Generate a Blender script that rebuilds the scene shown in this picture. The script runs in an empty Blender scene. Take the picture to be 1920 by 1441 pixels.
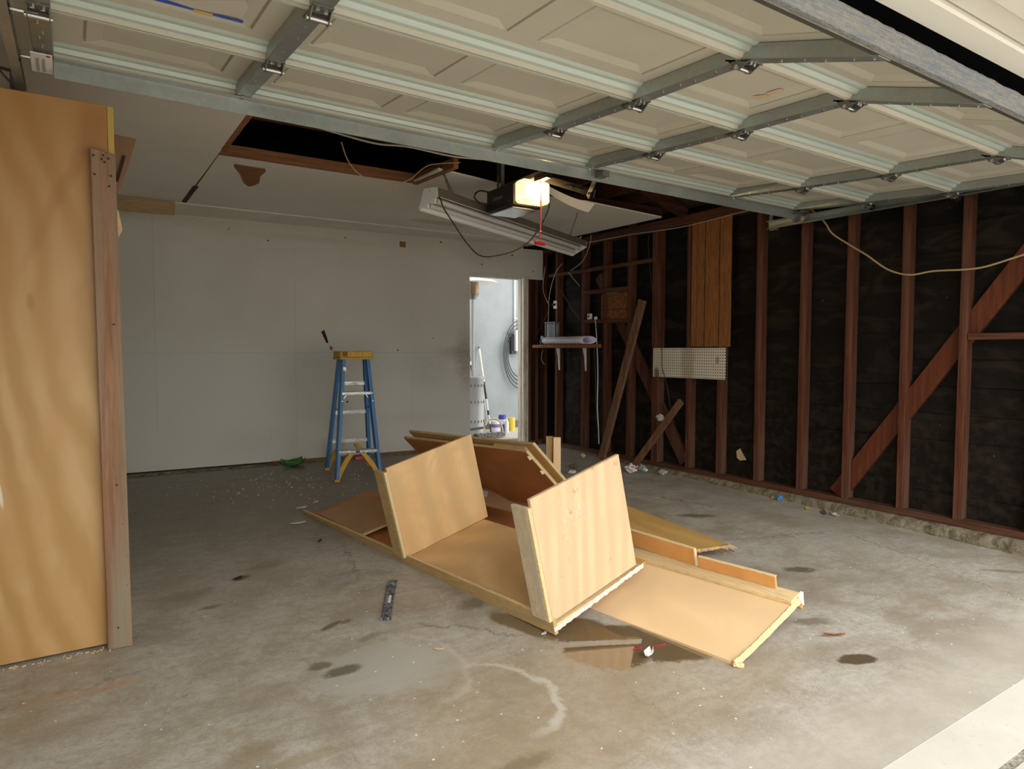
import bpy, bmesh, math, random
from mathutils import Vector, Matrix, noise
random.seed(7)
sc = bpy.context.scene
col = sc.collection
# ------------------------------------------------------------------ camera
FPX, YAW, PIT, H = 1258.8, math.radians(33.15), math.radians(2.931), 1.15
cd = bpy.data.cameras.new('camera'); cam = bpy.data.objects.new('camera', cd); col.objects.link(cam)
cam.location = (0, 0, H); cam.rotation_euler = (math.pi/2-PIT, 0, -YAW)
cd.sensor_fit = 'HORIZONTAL'; cd.sensor_width = 36; cd.lens = FPX/1920*36; cd.clip_start = .02
sc.camera = cam
# ------------------------------------------------------------------ world, exposure
w = bpy.data.worlds.new('world'); sc.world = w; w.use_nodes = True
bg = w.node_tree.nodes['Background']; bg.inputs[0].default_value = (1, .985, .94, 1); bg.inputs[1].default_value = 1.0
vs = sc.view_settings; vs.view_transform = 'Standard'; vs.look = 'None'; vs.exposure = 1.42; vs.gamma = 1; vs.use_curve_mapping = False
# soft sun behind thin cloud, high over the driveway
sl = bpy.data.lights.new('sun', 'SUN'); so = bpy.data.objects.new('sun', sl); col.objects.link(so)
sl.energy = .7; sl.angle = math.radians(60); sl.color = (1, .96, .9); so.rotation_euler = (math.radians(52), 0, math.radians(-14)); so.location = (0, -5, 8)

# ------------------------------------------------------------------ measuring helpers (photo point -> place in the room)
Fv = Vector((math.sin(YAW)*math.cos(PIT), math.cos(YAW)*math.cos(PIT), -math.sin(PIT)))
Rv = Vector((math.cos(YAW), -math.sin(YAW), 0)); Uv = Rv.cross(Fv); CAM = Vector((0, 0, H))
def ray(x, y): return Fv*FPX+Rv*(x-960)+Uv*(720.5-y)
def hit(x, y, p, n):
    d = ray(x, y); n = Vector(n); return CAM+d*((Vector(p)-CAM).dot(n)/d.dot(n))
def onz(x, y, z): return hit(x, y, (0, 0, z), (0, 0, 1))
def onx(x, y, X): return hit(x, y, (X, 0, 0), (1, 0, 0))
def ony(x, y, Y): return hit(x, y, (0, Y, 0), (0, 1, 0))
def fz(y): return -.09+.018*y
def onf(x, y, dz=0): return hit(x, y, (0, 0, -.09+dz), (0, -.018, 1))
BWN = (.058, 1, 0)
def onb(x, y, off=0): return hit(x, y, (0, 6.83-off, 0), BWN)
def bwy(x): return 6.83-.058*x
# ------------------------------------------------------------------ mesh building
class MB:
    def __init__(s): s.v = []; s.f = []; s.sm = False
    def add(s, vs, fs):
        o = len(s.v); s.v += [Vector(v) for v in vs]; s.f += [tuple(i+o for i in f) for f in fs]; return s
    def prism(s, poly, d):
        n = len(poly); poly = [Vector(p) for p in poly]; d = Vector(d)
        a = (poly[1]-poly[0]).cross(poly[2]-poly[0])
        if a.dot(d) > 0: poly = poly[::-1]
        return s.add(poly+[p+d for p in poly], [tuple(range(n)), tuple(range(2*n-1, n-1, -1))]+[(i, i+n, (i+1) % n+n, (i+1) % n) for i in range(n)])
    def box(s, x0, x1, y0, y1, z0, z1):
        return s.prism([(x0, y0, z0), (x1, y0, z0), (x1, y1, z0), (x0, y1, z0)], (0, 0, z1-z0))
    def beam(s, a, b, u, wu, wv):
        a, b = Vector(a), Vector(b); d = (b-a).normalized(); u = Vector(u); u = (u-d*u.dot(d)).normalized(); v = d.cross(u)
        u = u*wu/2; v = v*wv/2
        return s.prism([a-u-v, a+u-v, a+u+v, a-u+v], b-a)
    def ring(s, c, d, r, n=10, u=None):
        d = d.normalized(); u = u or (Vector((0, 0, 1)) if abs(d.z) < .9 else Vector((1, 0, 0)))
        a = d.cross(u).normalized(); b = d.cross(a)
        return [c+a*r*math.cos(t*2*math.pi/n)+b*r*math.sin(t*2*math.pi/n) for t in range(n)]
    def tube(s, pts, r, n=6, caps=True):
        pts = [Vector(p) for p in pts]; o = len(s.v); m = len(pts); s.sm = True
        for i, p in enumerate(pts):
            d = pts[min(i+1, m-1)]-pts[max(i-1, 0)]
            s.v += s.ring(p, d, r[i] if isinstance(r, (list, tuple)) else r, n)
        for i in range(m-1):
            for k in range(n):
                s.f.append((o+i*n+k, o+i*n+(k+1) % n, o+(i+1)*n+(k+1) % n, o+(i+1)*n+k))
        if caps: s.f.append(tuple(o+k for k in range(n))[::-1]); s.f.append(tuple(o+(m-1)*n+k for k in range(n)))
        return s
    def grid(s, P, nu, nv):
        o = len(s.v)
        s.v += [Vector(P(i/nu, j/nv)) for j in range(nv+1) for i in range(nu+1)]
        s.f += [(o+j*(nu+1)+i, o+j*(nu+1)+i+1, o+(j+1)*(nu+1)+i+1, o+(j+1)*(nu+1)+i) for j in range(nv) for i in range(nu)]
        return s
    def build(s, name, m, parent=None, bev=0, smooth=None):
        lo = Vector([min(v[i] for v in s.v) for i in range(3)]); hi = Vector([max(v[i] for v in s.v) for i in range(3)])
        c = (lo+hi)/2; c.z = lo.z
        me = bpy.data.meshes.new(name); me.from_pydata([v-c for v in s.v], [], s.f); me.update()
        o = bpy.data.objects.new(name, me); col.objects.link(o)
        for q in (m if isinstance(m, (list, tuple)) else [m]): me.materials.append(q)
        o.location = c; W[o.name] = c
        if parent: o.parent = parent; o.location = c-W[parent.name]
        if smooth if smooth is not None else s.sm:
            for p in me.polygons: p.use_smooth = True
            if s.sm:
                me.update()
                try: me.set_sharp_from_angle(angle=math.radians(50))
                except Exception: pass
        if bev:
            b = o.modifiers.new('bevel', 'BEVEL'); b.width = bev; b.segments = 1; b.limit_method = 'ANGLE'
        return o
W = {}
def tag(o, label=None, cat=None, group=None, kind=None):
    for k, v in (('label', label), ('category', cat), ('group', group), ('kind', kind)):
        if v: o[k] = v
    return o
def thing(name, label, cat, loc, group=None):
    o = bpy.data.objects.new(name, None); o.empty_display_size = .1; col.objects.link(o); o.location = loc; W[o.name] = Vector(loc)
    return tag(o, label, cat, group)
def struct(name, loc=(0, 0, 0)):
    o = bpy.data.objects.new(name, None); col.objects.link(o); o.location = loc; W[o.name] = Vector(loc); o['kind'] = 'structure'; return o
def text(body, m, parent, name, P, ux, uy, h, ext=.0004):
    """flat lettering: P lower-left corner, ux/uy unit directions, h cap height"""
    cu = bpy.data.curves.new(name, 'FONT'); cu.body = body; cu.size = 1; cu.extrude = 0; cu.resolution_u = 2
    t = bpy.data.objects.new(name, cu); col.objects.link(t); dg = bpy.context.evaluated_depsgraph_get(); dg.update()
    me = bpy.data.meshes.new_from_object(t.evaluated_get(dg)); bpy.data.objects.remove(t)
    b = MB(); ux, uy, P = Vector(ux), Vector(uy), Vector(P); k = h/.7
    b.add([P+ux*v.co.x*k+uy*v.co.y*k for v in me.vertices], [tuple(p.vertices) for p in me.polygons])
    return b.build(name, m, parent)
def smoothpath(pts, n=8):
    pts = [Vector(p) for p in pts]; out = []
    for i in range(len(pts)-1):
        a, b, c, d = pts[max(i-1, 0)], pts[i], pts[i+1], pts[min(i+2, len(pts)-1)]
        for k in range(n):
            t = k/n; out.append(.5*((2*b)+(c-a)*t+(2*a-5*b+4*c-d)*t*t+(3*b-a-3*c+d)*t**3))
    return out+[pts[-1]]
# ------------------------------------------------------------------ materials
class NT:
    def __init__(s, name, rough=.6, metal=0, spec=None):
        s.m = bpy.data.materials.new(name); s.m.use_nodes = True; s.t = s.m.node_tree; s.n = s.t.nodes; s.b = s.n['Principled BSDF']
        s.b.inputs['Roughness'].default_value = rough; s.b.inputs['Metallic'].default_value = metal
        if spec is not None: s.b.inputs['Specular IOR Level'].default_value = spec
        s.geo = s.n.new('ShaderNodeNewGeometry').outputs['Position']; s.obj = s.n.new('ShaderNodeTexCoord').outputs['Object']
    def L(s, a, b): s.t.links.new(a, b)
    def set(s, i, v):
        if hasattr(v, 'is_output') or isinstance(v, bpy.types.NodeSocket): s.L(v, i)
        else: i.default_value = v
    def map(s, v, sc_=(1, 1, 1), loc=(0, 0, 0), rot=(0, 0, 0)):
        n = s.n.new('ShaderNodeMapping'); s.L(v, n.inputs[0]); n.inputs[1].default_value = loc; n.inputs[2].default_value = rot; n.inputs[3].default_value = sc_; return n.outputs[0]
    def noise(s, scale=5, det=4, v=None, rough=.55, dist=0, colr=False):
        n = s.n.new('ShaderNodeTexNoise'); s.L(v or s.obj, n.inputs['Vector']); n.inputs['Scale'].default_value = scale; n.inputs['Detail'].default_value = det
        n.inputs['Roughness'].default_value = rough; n.inputs['Distortion'].default_value = dist; return n.outputs[1 if colr else 0]
    def voro(s, scale, v=None, out=0, feat='F1'):
        n = s.n.new('ShaderNodeTexVoronoi'); n.feature = feat; s.L(v or s.obj, n.inputs['Vector']); n.inputs['Scale'].default_value = scale; return n.outputs[out]
    def wave(s, scale, dist, v=None, det=2, dir='X', ds=1):
        n = s.n.new('ShaderNodeTexWave'); n.bands_direction = dir; s.L(v or s.obj, n.inputs['Vector']); n.inputs['Scale'].default_value = scale
        n.inputs['Distortion'].default_value = dist; n.inputs['Detail'].default_value = det; n.inputs['Detail Scale'].default_value = ds; return n.outputs[1]
    def rng(s, v, a, b, c=0, d=1, smooth=False):
        n = s.n.new('ShaderNodeMapRange'); s.L(v, n.inputs[0])
        for i, q in zip((1, 2, 3, 4), (a, b, c, d)): n.inputs[i].default_value = q
        if smooth: n.interpolation_type = 'SMOOTHSTEP'
        return n.outputs[0]
    def math(s, op, a, b=0, c=0):
        n = s.n.new('ShaderNodeMath'); n.operation = op; s.set(n.inputs[0], a); s.set(n.inputs[1], b); s.set(n.inputs[2], c); return n.outputs[0]
    def mix(s, f, a, b, typ='MIX'):
        n = s.n.new('ShaderNodeMix'); n.data_type = 'RGBA'; n.blend_type = typ
        s.set(n.inputs[0], f)
        for i, v in ((6, a), (7, b)):
            s.set(n.inputs[i], v if not isinstance(v, tuple) else (*v, 1)[:4])
        return n.outputs[2]
    def col(s, v): s.set(s.b.inputs['Base Color'], v if not isinstance(v, tuple) else (*v, 1)); return s
    def bump(s, h, st=.3, d=.01):
        n = s.n.new('ShaderNodeBump'); n.inputs['Strength'].default_value = st; n.inputs['Distance'].default_value = d; s.L(h, n.inputs['Height']); s.L(n.outputs[0], s.b.inputs['Normal']); return s
    def sep(s, v):
        n = s.n.new('ShaderNodeSeparateXYZ'); s.L(v, n.inputs[0]); return n.outputs
    def blob(s, cx, cy, rx, ry, ang=0, soft=.25, warp=.35, wn=None, z=None, ax='xy'):
        """mask of an irregular patch lying at a fixed place of the surface"""
        p = s.geo
        n = s.n.new('ShaderNodeMapping'); n.vector_type = 'TEXTURE'
        if wn is not None:
            a = s.n.new('ShaderNodeVectorMath'); a.operation = 'MULTIPLY_ADD'; s.L(wn, a.inputs[0]); k = 2*warp*min(rx, ry); a.inputs[1].default_value = (k, k, k); s.L(p, a.inputs[2])
            a2 = s.n.new('ShaderNodeVectorMath'); a2.operation = 'SUBTRACT'; s.L(a.outputs[0], a2.inputs[0]); a2.inputs[1].default_value = (k/2, k/2, k/2); p = a2.outputs[0]
        s.L(p, n.inputs[0])
        if ax == 'xy': n.inputs[1].default_value = (cx, cy, 0); n.inputs[2].default_value = (0, 0, ang); n.inputs[3].default_value = (rx, ry, 1e4)
        elif ax == 'xz': n.inputs[1].default_value = (cx, 0, cy); n.inputs[2].default_value = (0, ang, 0); n.inputs[3].default_value = (rx, 1e4, ry)
        else: n.inputs[1].default_value = (0, cx, cy); n.inputs[2].default_value = (ang, 0, 0); n.inputs[3].default_value = (1e4, rx, ry)
        l = s.n.new('ShaderNodeVectorMath'); l.operation = 'LENGTH'; s.L(n.outputs[0], l.inputs[0])
        return s.rng(l.outputs['Value'], 1+soft, 1-soft, 0, 1, True)
def flat(name, c, rough=.6, metal=0, var=.08, sc_=6):
    m = NT(name, rough, metal); n = m.noise(sc_, 4); k = 1-var*2
    m.col(m.mix(n, tuple(q*(1-var) for q in c), tuple(min(1, q*(1+var)) for q in c))); return m.m
def plywood(name, c, sc_=(1, 1, 1), dark=.82, rough=.5, red=None, stain=.0, vec='obj'):
    m = NT(name, rough, 0, .3); v = m.obj if vec == 'obj' else m.geo
    v1 = m.map(v, sc_); big = m.noise(2.4, 4, v1, .55, 2.2); wv = m.wave(1.6, 14, m.map(v, (sc_[0], sc_[1], sc_[2]), rot=(.5, .4, 0)), 3, 'X', .55)
    fine = m.noise(60, 3, m.map(v, (sc_[0]*1.2, sc_[1]*1.2, sc_[2]*.12)), .6)
    a = tuple(q*dark for q in c); b = tuple(min(1, q*1.1) for q in c)
    base = m.mix(m.rng(wv, .1, .9, .1, .9), a, b); base = m.mix(m.rng(big, .35, .7), base, red or tuple(q*k for q, k in zip(c, (1.02, .86, .7))))
    base = m.mix(m.rng(fine, .3, .8, 0, .35), base, a)
    if stain:
        s1 = m.noise(14, 5, v, .7); base = m.mix(m.rng(s1, .63, .72, 0, stain), base, (.12, .06, .03))
    s2 = m.noise(3.3, 2, v); base = m.mix(m.rng(s2, .5, .8, 0, .25), base, tuple(q*.7 for q in c))
    m.col(base); m.bump(fine, .06, .002); return m.m
def lumber(name, c, axis=2, rough=.65, contrast=.55, grey=None, vec='obj', amt=.5):
    m = NT(name, rough, 0, .25); s_ = [14, 14, 14]; s_[axis] = .7
    g = m.noise(3, 5, m.map(m.obj, tuple(s_)), .65, .6); big = m.noise(1.5, 3, m.geo)
    wv = m.noise(9, 4, m.map(m.obj, tuple(q*1.5 for q in s_)), .7)
    base = m.mix(m.rng(g, .40, .60), tuple(q*contrast for q in c), c); base = m.mix(m.rng(wv, .52, .68, 0, .65), base, tuple(q*.35 for q in c))
    if grey: base = m.mix(m.rng(m.noise(2.2, 3, m.map(m.obj, tuple(.35*q for q in s_))), .42, .62, 0, amt), base, grey)
    base = m.mix(m.rng(big, .35, .7, 0, .4), base, tuple(q*.6 for q in c))
    base = m.mix(m.rng(m.voro(16), .02, .06, .5, 0), base, (.02, .01, .008))
    m.col(base); m.bump(wv, .25, .003); return m.m
M = {}
M['ply'] = plywood('plywood_pale', (.70, .475, .24), (1, .8, 1), red=(.63, .37, .15))
M['plyR'] = plywood('plywood_pale_marked', (.72, .51, .315), (2.5, 1, .4), red=(.71, .46, .27), stain=.5)
M['plyB'] = plywood('plywood_base', (.66, .44, .22), (.6, 1, 1), red=(.62, .385, .18))
M['plyD'] = plywood('plywood_underside', (.50, .22, .08), (1, 1, 1), red=(.42, .16, .055))
M['plyT'] = plywood('plywood_smooth_tan', (.80, .585, .345), (.5, .5, .5), .95, red=(.78, .55, .31))
M['plyBr'] = plywood('hardboard_brown', (.42, .25, .13), (.5, .5, .5), .95, red=(.38, .22, .11))
M['plyY'] = plywood('plywood_golden', (.62, .39, .135), (1, .5, 1), red=(.55, .32, .10))
M['plyO'] = plywood('plywood_orange', (.70, .36, .12), (.5, 1, 1), red=(.62, .28, .085))
M['edge'] = lumber('pine_edge', (.78, .60, .33), 1, contrast=.88)
M['rim'] = lumber('pine_rim', (.66, .45, .20), 1, contrast=.8, grey=(.40, .28, .15))
M['strip'] = lumber('pine_strip_worn', (.66, .53, .36), 2, contrast=.85, grey=(.42, .38, .32))
M['raw'] = flat('splintered_wood', (.78, .62, .40), .9, 0, .15, 40)
M['chalk'] = flat('crumbled_plaster', (.66, .62, .54), .95, 0, .15, 60)
# tall plywood face of the closet at the left
m = NT('plywood_closet', .42, 0, .4)
v1 = m.map(m.geo, (1.3, 1, .55), rot=(0, .5, 0)); wv = m.wave(2.2, 11, v1, 4, 'X', .7); big = m.noise(2.2, 3, v1, .5, 1.5); z = m.sep(m.geo)[2]
base = m.mix(m.rng(wv, .1, .9, .0, 1), (.43, .25, .085), (.54, .345, .155)); base = m.mix(m.rng(big, .4, .7, 0, .8), base, (.47, .26, .09))
wn = m.noise(5, 4, m.geo, colr=True)
base = m.mix(m.math('MULTIPLY', m.blob(.0, 1.78, .022, .30, .42, .6, 1.6, wn, ax='xz'), .4), base, (.30, .10, .05))
base = m.mix(m.math('MULTIPLY', m.blob(.10, 1.98, .06, .10, 0, .5, .8, wn, ax='xz'), .6), base, (.27, .10, .05))
base = m.mix(m.math('MULTIPLY', m.blob(-.13, 1.33, .012, .03, 0, .5, .8, wn, ax='xz'), .4), base, (.25, .09, .04))
base = m.mix(m.rng(z, .9, 2.1, 0, .65), base, (.38, .175, .05))
base = m.mix(m.math('MULTIPLY', m.blob(-.24, .62, .006, .05, -.1, .4, .5, wn, ax='xz'), .7), base, (.85, .78, .65))
base = m.mix(m.rng(m.noise(24, 4, m.geo), .70, .76, 0, .6), base, (.2, .11, .06))
m.col(base); m.bump(m.noise(60, 3, m.geo), .05, .002); M['closet'] = m.m
M['post'] = lumber('weathered_stud', (.40, .205, .115), 2, .75, .55, (.27, .245, .18), amt=1)
M['stud'] = lumber('old_redwood_stud', (.135, .042, .019), 2, .7, .45, (.15, .10, .075))
M['studY'] = lumber('old_redwood_plate', (.14, .055, .028), 1, .7, .45, (.13, .09, .06))
M['brace'] = lumber('old_redwood_brace', (.15, .042, .018), 2, .62, .6)
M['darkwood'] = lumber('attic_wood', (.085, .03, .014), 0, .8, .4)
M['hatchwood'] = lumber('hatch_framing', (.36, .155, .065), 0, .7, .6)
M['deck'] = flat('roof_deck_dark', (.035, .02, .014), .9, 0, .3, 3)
M['floorboard'] = lumber('leaning_board', (.25, .12, .06), 2, .65, .5, (.17, .11, .07))
# black building paper
m = NT('building_paper', .7, 0, .18); n1 = m.noise(3, 5, m.map(m.geo, (1, .7, 2.2), rot=(.35, 0, 0)), .6, 1.2); n2 = m.noise(18, 4, m.geo); zz = m.sep(m.geo)[2]
b_ = m.mix(m.rng(n1, .5, .72), (.006, .005, .004), (.030, .021, .014)); b_ = m.mix(m.math('MULTIPLY', m.rng(zz, 1.3, .2), m.rng(n2, .45, .7, .1, .8)), b_, (.036, .026, .017))
b_ = m.mix(m.rng(m.voro(7, m.geo), .015, .03, .8, 0), b_, (.4, .38, .33)); m.col(b_); m.bump(n1, .5, .02); M['paper'] = m.m
# drywall back wall
m = NT('drywall_painted', .75, 0, .3); n1 = m.noise(1.2, 3, m.geo); n2 = m.noise(26, 5, m.geo, .7); n3 = m.noise(3.5, 4, m.map(m.geo, (1, 1, .5)), .6, .8); zz = m.sep(m.geo)
b_ = m.mix(m.rng(n1, .35, .7), (.60, .575, .50), (.67, .645, .565)); b_ = m.mix(m.rng(zz[2], 1.45, .9, 0, .6), b_, (.66, .66, .61))
wn = m.noise(4, 5, m.geo, .7, colr=True)
for (x, z_, rx, rz, k, c) in [(3.70, 1.05, .10, .28, .7, (.28, .23, .15)), (3.62, 1.12, .20, .07, .55, (.30, .26, .19)), (3.25, .95, .22, .20, .25, (.33, .30, .24)), (2.25, 1.02, .55, .24, .22, (.36, .34, .29)), (3.1, .42, .5, .06, .15, (.4, .36, .28)),
                           (1.5, .28, .35, .12, .16, (.4, .37, .3)), (2.05, .5, .4, .35, .14, (.36, .34, .3)), (.9, 2.33, .5, .05, .35, (.42, .34, .2)), (1.9, 2.25, .7, .03, .3, (.42, .33, .2)), (4.0, 2.2, .3, .1, .2, (.36, .30, .2))]:
    b_ = m.mix(m.math('MULTIPLY', m.math('MULTIPLY', m.blob(x, z_, rx, rz, 0, .7, .6, wn, ax='xz'), m.rng(n2, .3, .65, .35, 1)), k), b_, c)
b_ = m.mix(m.math('MULTIPLY', m.rng(n2, .66, .76, 0, .55), m.rng(n3, .5, .65)), b_, (.22, .19, .14))
b_ = m.mix(m.rng(m.voro(5.5, m.geo), .012, .022, .85, 0), b_, (.08, .06, .05)); m.col(b_); m.bump(m.noise(45, 4, m.geo), .05, .003); M['drywall'] = m.m
m = NT('drywall_ceiling', .8, 0, .2); n1 = m.noise(1.6, 3, m.geo); n2 = m.noise(14, 4, m.geo, .7); wn = m.noise(5, 4, m.geo, .7, colr=True)
b_ = m.mix(m.rng(n1, .35, .7), (.76, .72, .635), (.82, .785, .705))
b_ = m.mix(m.math('MULTIPLY', m.blob(3.0, 5.9, .30, .09, .1, .4, .7, wn), .4), b_, (.42, .32, .15)); b_ = m.mix(m.math('MULTIPLY', m.blob(.2, 3.6, .25, .04, -.1, .5, .7, wn), .6), b_, (.06, .04, .03))
b_ = m.mix(m.math('MULTIPLY', m.rng(n2, .66, .8, 0, .35), m.rng(n1, .5, .7)), b_, (.3, .24, .17)); m.col(b_); M['ceil'] = m.m
# door paint, steel
m = NT('door_paint_cream', .5, 0, .35); n1 = m.noise(2, 3, m.geo); n2 = m.noise(20, 5, m.geo, .7)
b_ = m.mix(m.rng(n1, .35, .7), (.56, .53, .435), (.62, .585, .49)); b_ = m.mix(m.rng(n2, .62, .8, 0, .35), b_, (.45, .36, .25)); m.col(b_); M['cream'] = m.m
m = NT('door_rib_skylit', .38, .15, .5); n1 = m.noise(3, 4, m.map(m.geo, (.4, 6, 3))); m.col(m.mix(m.rng(n1, .3, .7), (.46, .53, .485), (.56, .62, .565))); M['rib'] = m.m  # same cream paint as the sections, with bluish skylight put into the colour
m = NT('galvanised_steel', .42, .75, .5); v = m.voro(60, m.geo, 1); n1 = m.noise(2.5, 4, m.geo); b_ = m.mix(m.rng(n1, .3, .7), (.36, .39, .37), (.47, .50, .47)); b_ = m.mix(.14, b_, v, 'MULTIPLY'); m.col(b_); m.L(m.rng(m.noise(9, 3, m.geo), .3, .7, .34, .52), m.b.inputs['Roughness']); M['galv'] = m.m
M['galvD'] = flat('steel_dark', (.20, .20, .18), .45, .7, .2, 12)
M['chrome'] = flat('steel_bright', (.62, .62, .60), .25, .95)
M['seal'] = (lambda m: (m.col(m.mix(m.rng(m.noise(5, 6, m.map(m.geo, (1.6, 45, 45)), .8), .42, .62), (.15, .175, .21), (.30, .265, .20))), m.bump(m.noise(80, 4, m.geo), 1, .01), m.m)[-1])(NT('bottom_seal_grimy', .85))
M['ptrim'] = flat('header_white_paint', (.80, .76, .68), .5, 0, .05)
M['void'] = flat('gap_shade', (.012, .017, .022), .9)  # near-black colour stands in for the shade in the gap behind the header
# concrete floor
m = NT('garage_concrete', .5, 0, .45); g = m.geo
n1 = m.noise(.9, 5, g, .6, .4); n2 = m.noise(4, 6, g, .65, .3); n3 = m.noise(30, 5, g, .7); wn = m.noise(7, 6, g, .72, colr=True); wn2 = m.noise(22, 5, g, .75, colr=True)
st = m.noise(5, 5, m.map(g, (1.2, 4.5, 1), rot=(0, 0, .35)), .65, .5)
b_ = m.mix(m.rng(n1, .36, .66), (.34, .30, .235), (.46, .435, .385)); b_ = m.mix(m.rng(n2, .42, .64, 0, .8), b_, (.50, .485, .44)); b_ = m.mix(m.rng(n2, .5, .3, 0, .5), b_, (.27, .23, .17))
b_ = m.mix(m.rng(st, .5, .72, 0, .45), b_, (.22, .19, .15)); b_ = m.mix(m.rng(n3, .42, .62, .0, .42), b_, (.27, .24, .195))
yy = m.sep(g)
nb_ = m.noise(2.6, 6, g, .7, .8); b_ = m.mix(m.rng(nb_, .54, .68, 0, .55), b_, (.30, .24, .155))
nf_ = m.noise(110, 4, g, .75); b_ = m.mix(m.rng(nf_, .50, .70, 0, .45), b_, (.20, .175, .14)); b_ = m.mix(m.rng(nf_, .42, .30, 0, .35), b_, (.58, .56, .51))
nd_ = m.noise(9, 6, g, .75, .5); b_ = m.mix(m.rng(nd_, .60, .70, 0, .5), b_, (.19, .155, .11))
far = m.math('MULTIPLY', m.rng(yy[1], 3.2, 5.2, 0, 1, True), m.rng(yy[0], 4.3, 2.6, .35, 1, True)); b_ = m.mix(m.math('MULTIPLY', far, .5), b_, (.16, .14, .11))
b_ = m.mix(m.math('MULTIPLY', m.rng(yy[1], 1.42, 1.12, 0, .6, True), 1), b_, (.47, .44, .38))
for (x, y, rx, ry, an, k, c, sf, wp) in [
    (.92, 2.36, .24, .20, .2, .75, (.40, .385, .345), .12, .5), (1.06, 2.3, .17, .19, 0, .6, (.41, .395, .35), .12, .5),
    (1.35, 1.85, .55, .40, .2, .42, (.30, .225, .13), .35, .5), (1.9, 1.65, .5, .25, 0, .35, (.30, .23, .14), .35, .5),
    (.75, 2.48, .045, .028, 0, .8, (.14, .11, .07), .3, .8), (.81, 2.40, .075, .035, .1, .85, (.105, .095, .075), .3, .8), (.90, 2.81, .06, .018, .5, .8, (.12, .09, .055), .3, .8), (.97, 2.82, .03, .015, .5, .6, (.12, .09, .055), .3, .8),
    (2.55, 1.42, .085, .042, -.35, .95, (.085, .058, .03), .15, .5), (3.30, 2.17, .09, .04, -.5, .8, (.10, .07, .045), .35, 1.), (2.72, 1.73, .09, .035, -.5, .6, (.13, .095, .05), .5, 1.1), (2.66, 1.60, .05, .01, -.6, .7, (.14, .07, .03), .4, .8),
    (3.7, 3.25, .13, .05, -.5, .75, (.09, .075, .06), .5, 1.2), (4.24, 1.57, .10, .025, -.7, .5, (.12, .08, .05), .5, 1.2), (.69, 3.62, .045, .028, .3, .85, (.07, .055, .04), .3, .9), (.43, 3.50, .11, .07, .2, .4, (.14, .105, .075), .7, 1.2), (.5, 3.3, .05, .02, .2, .6, (.12, .1, .07), .5, 1.2), (.85, 3.75, .10, .05, .2, .4, (.13, .11, .085), .7, 1.2),
    (1.0, 2.62, .06, .02, .3, .5, (.14, .12, .09), .5, 1.2), (1.55, 2.7, .10, .05, .3, .6, (.13, .10, .06), .5, 1.1), (.38, 2.02, .16, .05, .6, .4, (.22, .16, .07), .5, 1.2), (.55, 1.95, .12, .03, 0, .45, (.24, .19, .08), .5, 1.2), (1.05, 1.58, .12, .03, 0, .6, (.13, .10, .05), .5, 1.2),
    (.05, 2.72, .12, .03, .1, .45, (.45, .25, .15), .6, .8), (-.1, 2.75, .1, .03, .1, .35, (.42, .25, .15), .6, .8), (3.45, 1.9, .25, .08, -.4, .35, (.22, .175, .12), .7, .9), (2.9, 2.3, .3, .1, -.4, .35, (.22, .18, .125), .7, .9), (2.7, 1.5, .2, .05, -.3, .3, (.24, .19, .13), .7, .9),
    (4.1, 2.45, .5, .12, .9, .4, (.44, .42, .37), .7, .9), (4.3, 3.6, .5, .12, 1.2, .35, (.40, .38, .33), .7, .9), (1.05, 1.38, .2, .04, .3, .5, (.50, .48, .42), .6, 1.1), (.27, 1.95, .1, .03, .4, .4, (.48, .46, .42), .6, 1.1)]:
    b_ = m.mix(m.math('MULTIPLY', m.blob(x, y, rx, ry, an, sf, wp, wn2 if rx < .13 else wn), k), b_, c)
# pale efflorescence arcs
for (x, y, r1, w_, k) in [(1.20, 1.93, .21, .016, .5), (.98, 2.30, .26, .012, .25)]:
    a1 = m.blob(x, y, r1, r1*1.25, 0, .05, .32, wn); a2 = m.blob(x-.012, y+.01, r1*(1-w_/r1), r1*1.25*(1-w_/r1), 0, .05, .32, wn)
    b_ = m.mix(m.math('MULTIPLY', m.math('MULTIPLY', m.math('SUBTRACT', a1, a2), m.rng(m.sep(g)[0], x-.05, x+.08)), k), b_, (.62, .61, .56))
# cracks
cr = m.voro(.55, m.map(g, (1, 1, 1), loc=(.31, .12, 0)), 0, 'DISTANCE_TO_EDGE')
vv = m.n.new('ShaderNodeVectorMath'); vv.operation = 'MULTIPLY_ADD'; m.L(wn, vv.inputs[0]); vv.inputs[1].default_value = (.25, .25, .25); m.L(g, vv.inputs[2])
cr = m.voro(.6, vv.outputs[0], 0, 'DISTANCE_TO_EDGE'); crk = m.math('MULTIPLY', m.rng(cr, .0, .006, .7, 0), m.rng(n1, .45, .6)); b_ = m.mix(crk, b_, (.10, .085, .065))
# paint specks and plaster dust
sp = m.voro(16, g); b_ = m.mix(m.math('MULTIPLY', m.rng(sp, .05, .08, 1, 0), m.rng(m.noise(1.3, 2, g), .44, .54)), b_, (.82, .81, .78))
sp2 = m.voro(55, g); b_ = m.mix(m.math('MULTIPLY', m.rng(sp2, .07, .12, .8, 0), m.rng(m.noise(2.1, 3, g), .52, .62)), b_, (.72, .70, .66))
dust = m.math('MULTIPLY', m.blob(1.35, 5.7, .8, .45, .1, .6, .6, wn), m.rng(m.noise(16, 6, m.map(g, (1, 1.8, 1)), .75), .56, .66)); b_ = m.mix(m.math('MULTIPLY', dust, .75), b_, (.42, .40, .36))
sc_ = m.rng(m.noise(7, 3, m.map(g, (1, 14, 1), rot=(0, 0, .9)), .5), .70, .74); b_ = m.mix(m.math('MULTIPLY', sc_, .35), b_, (.48, .46, .42))
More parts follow.
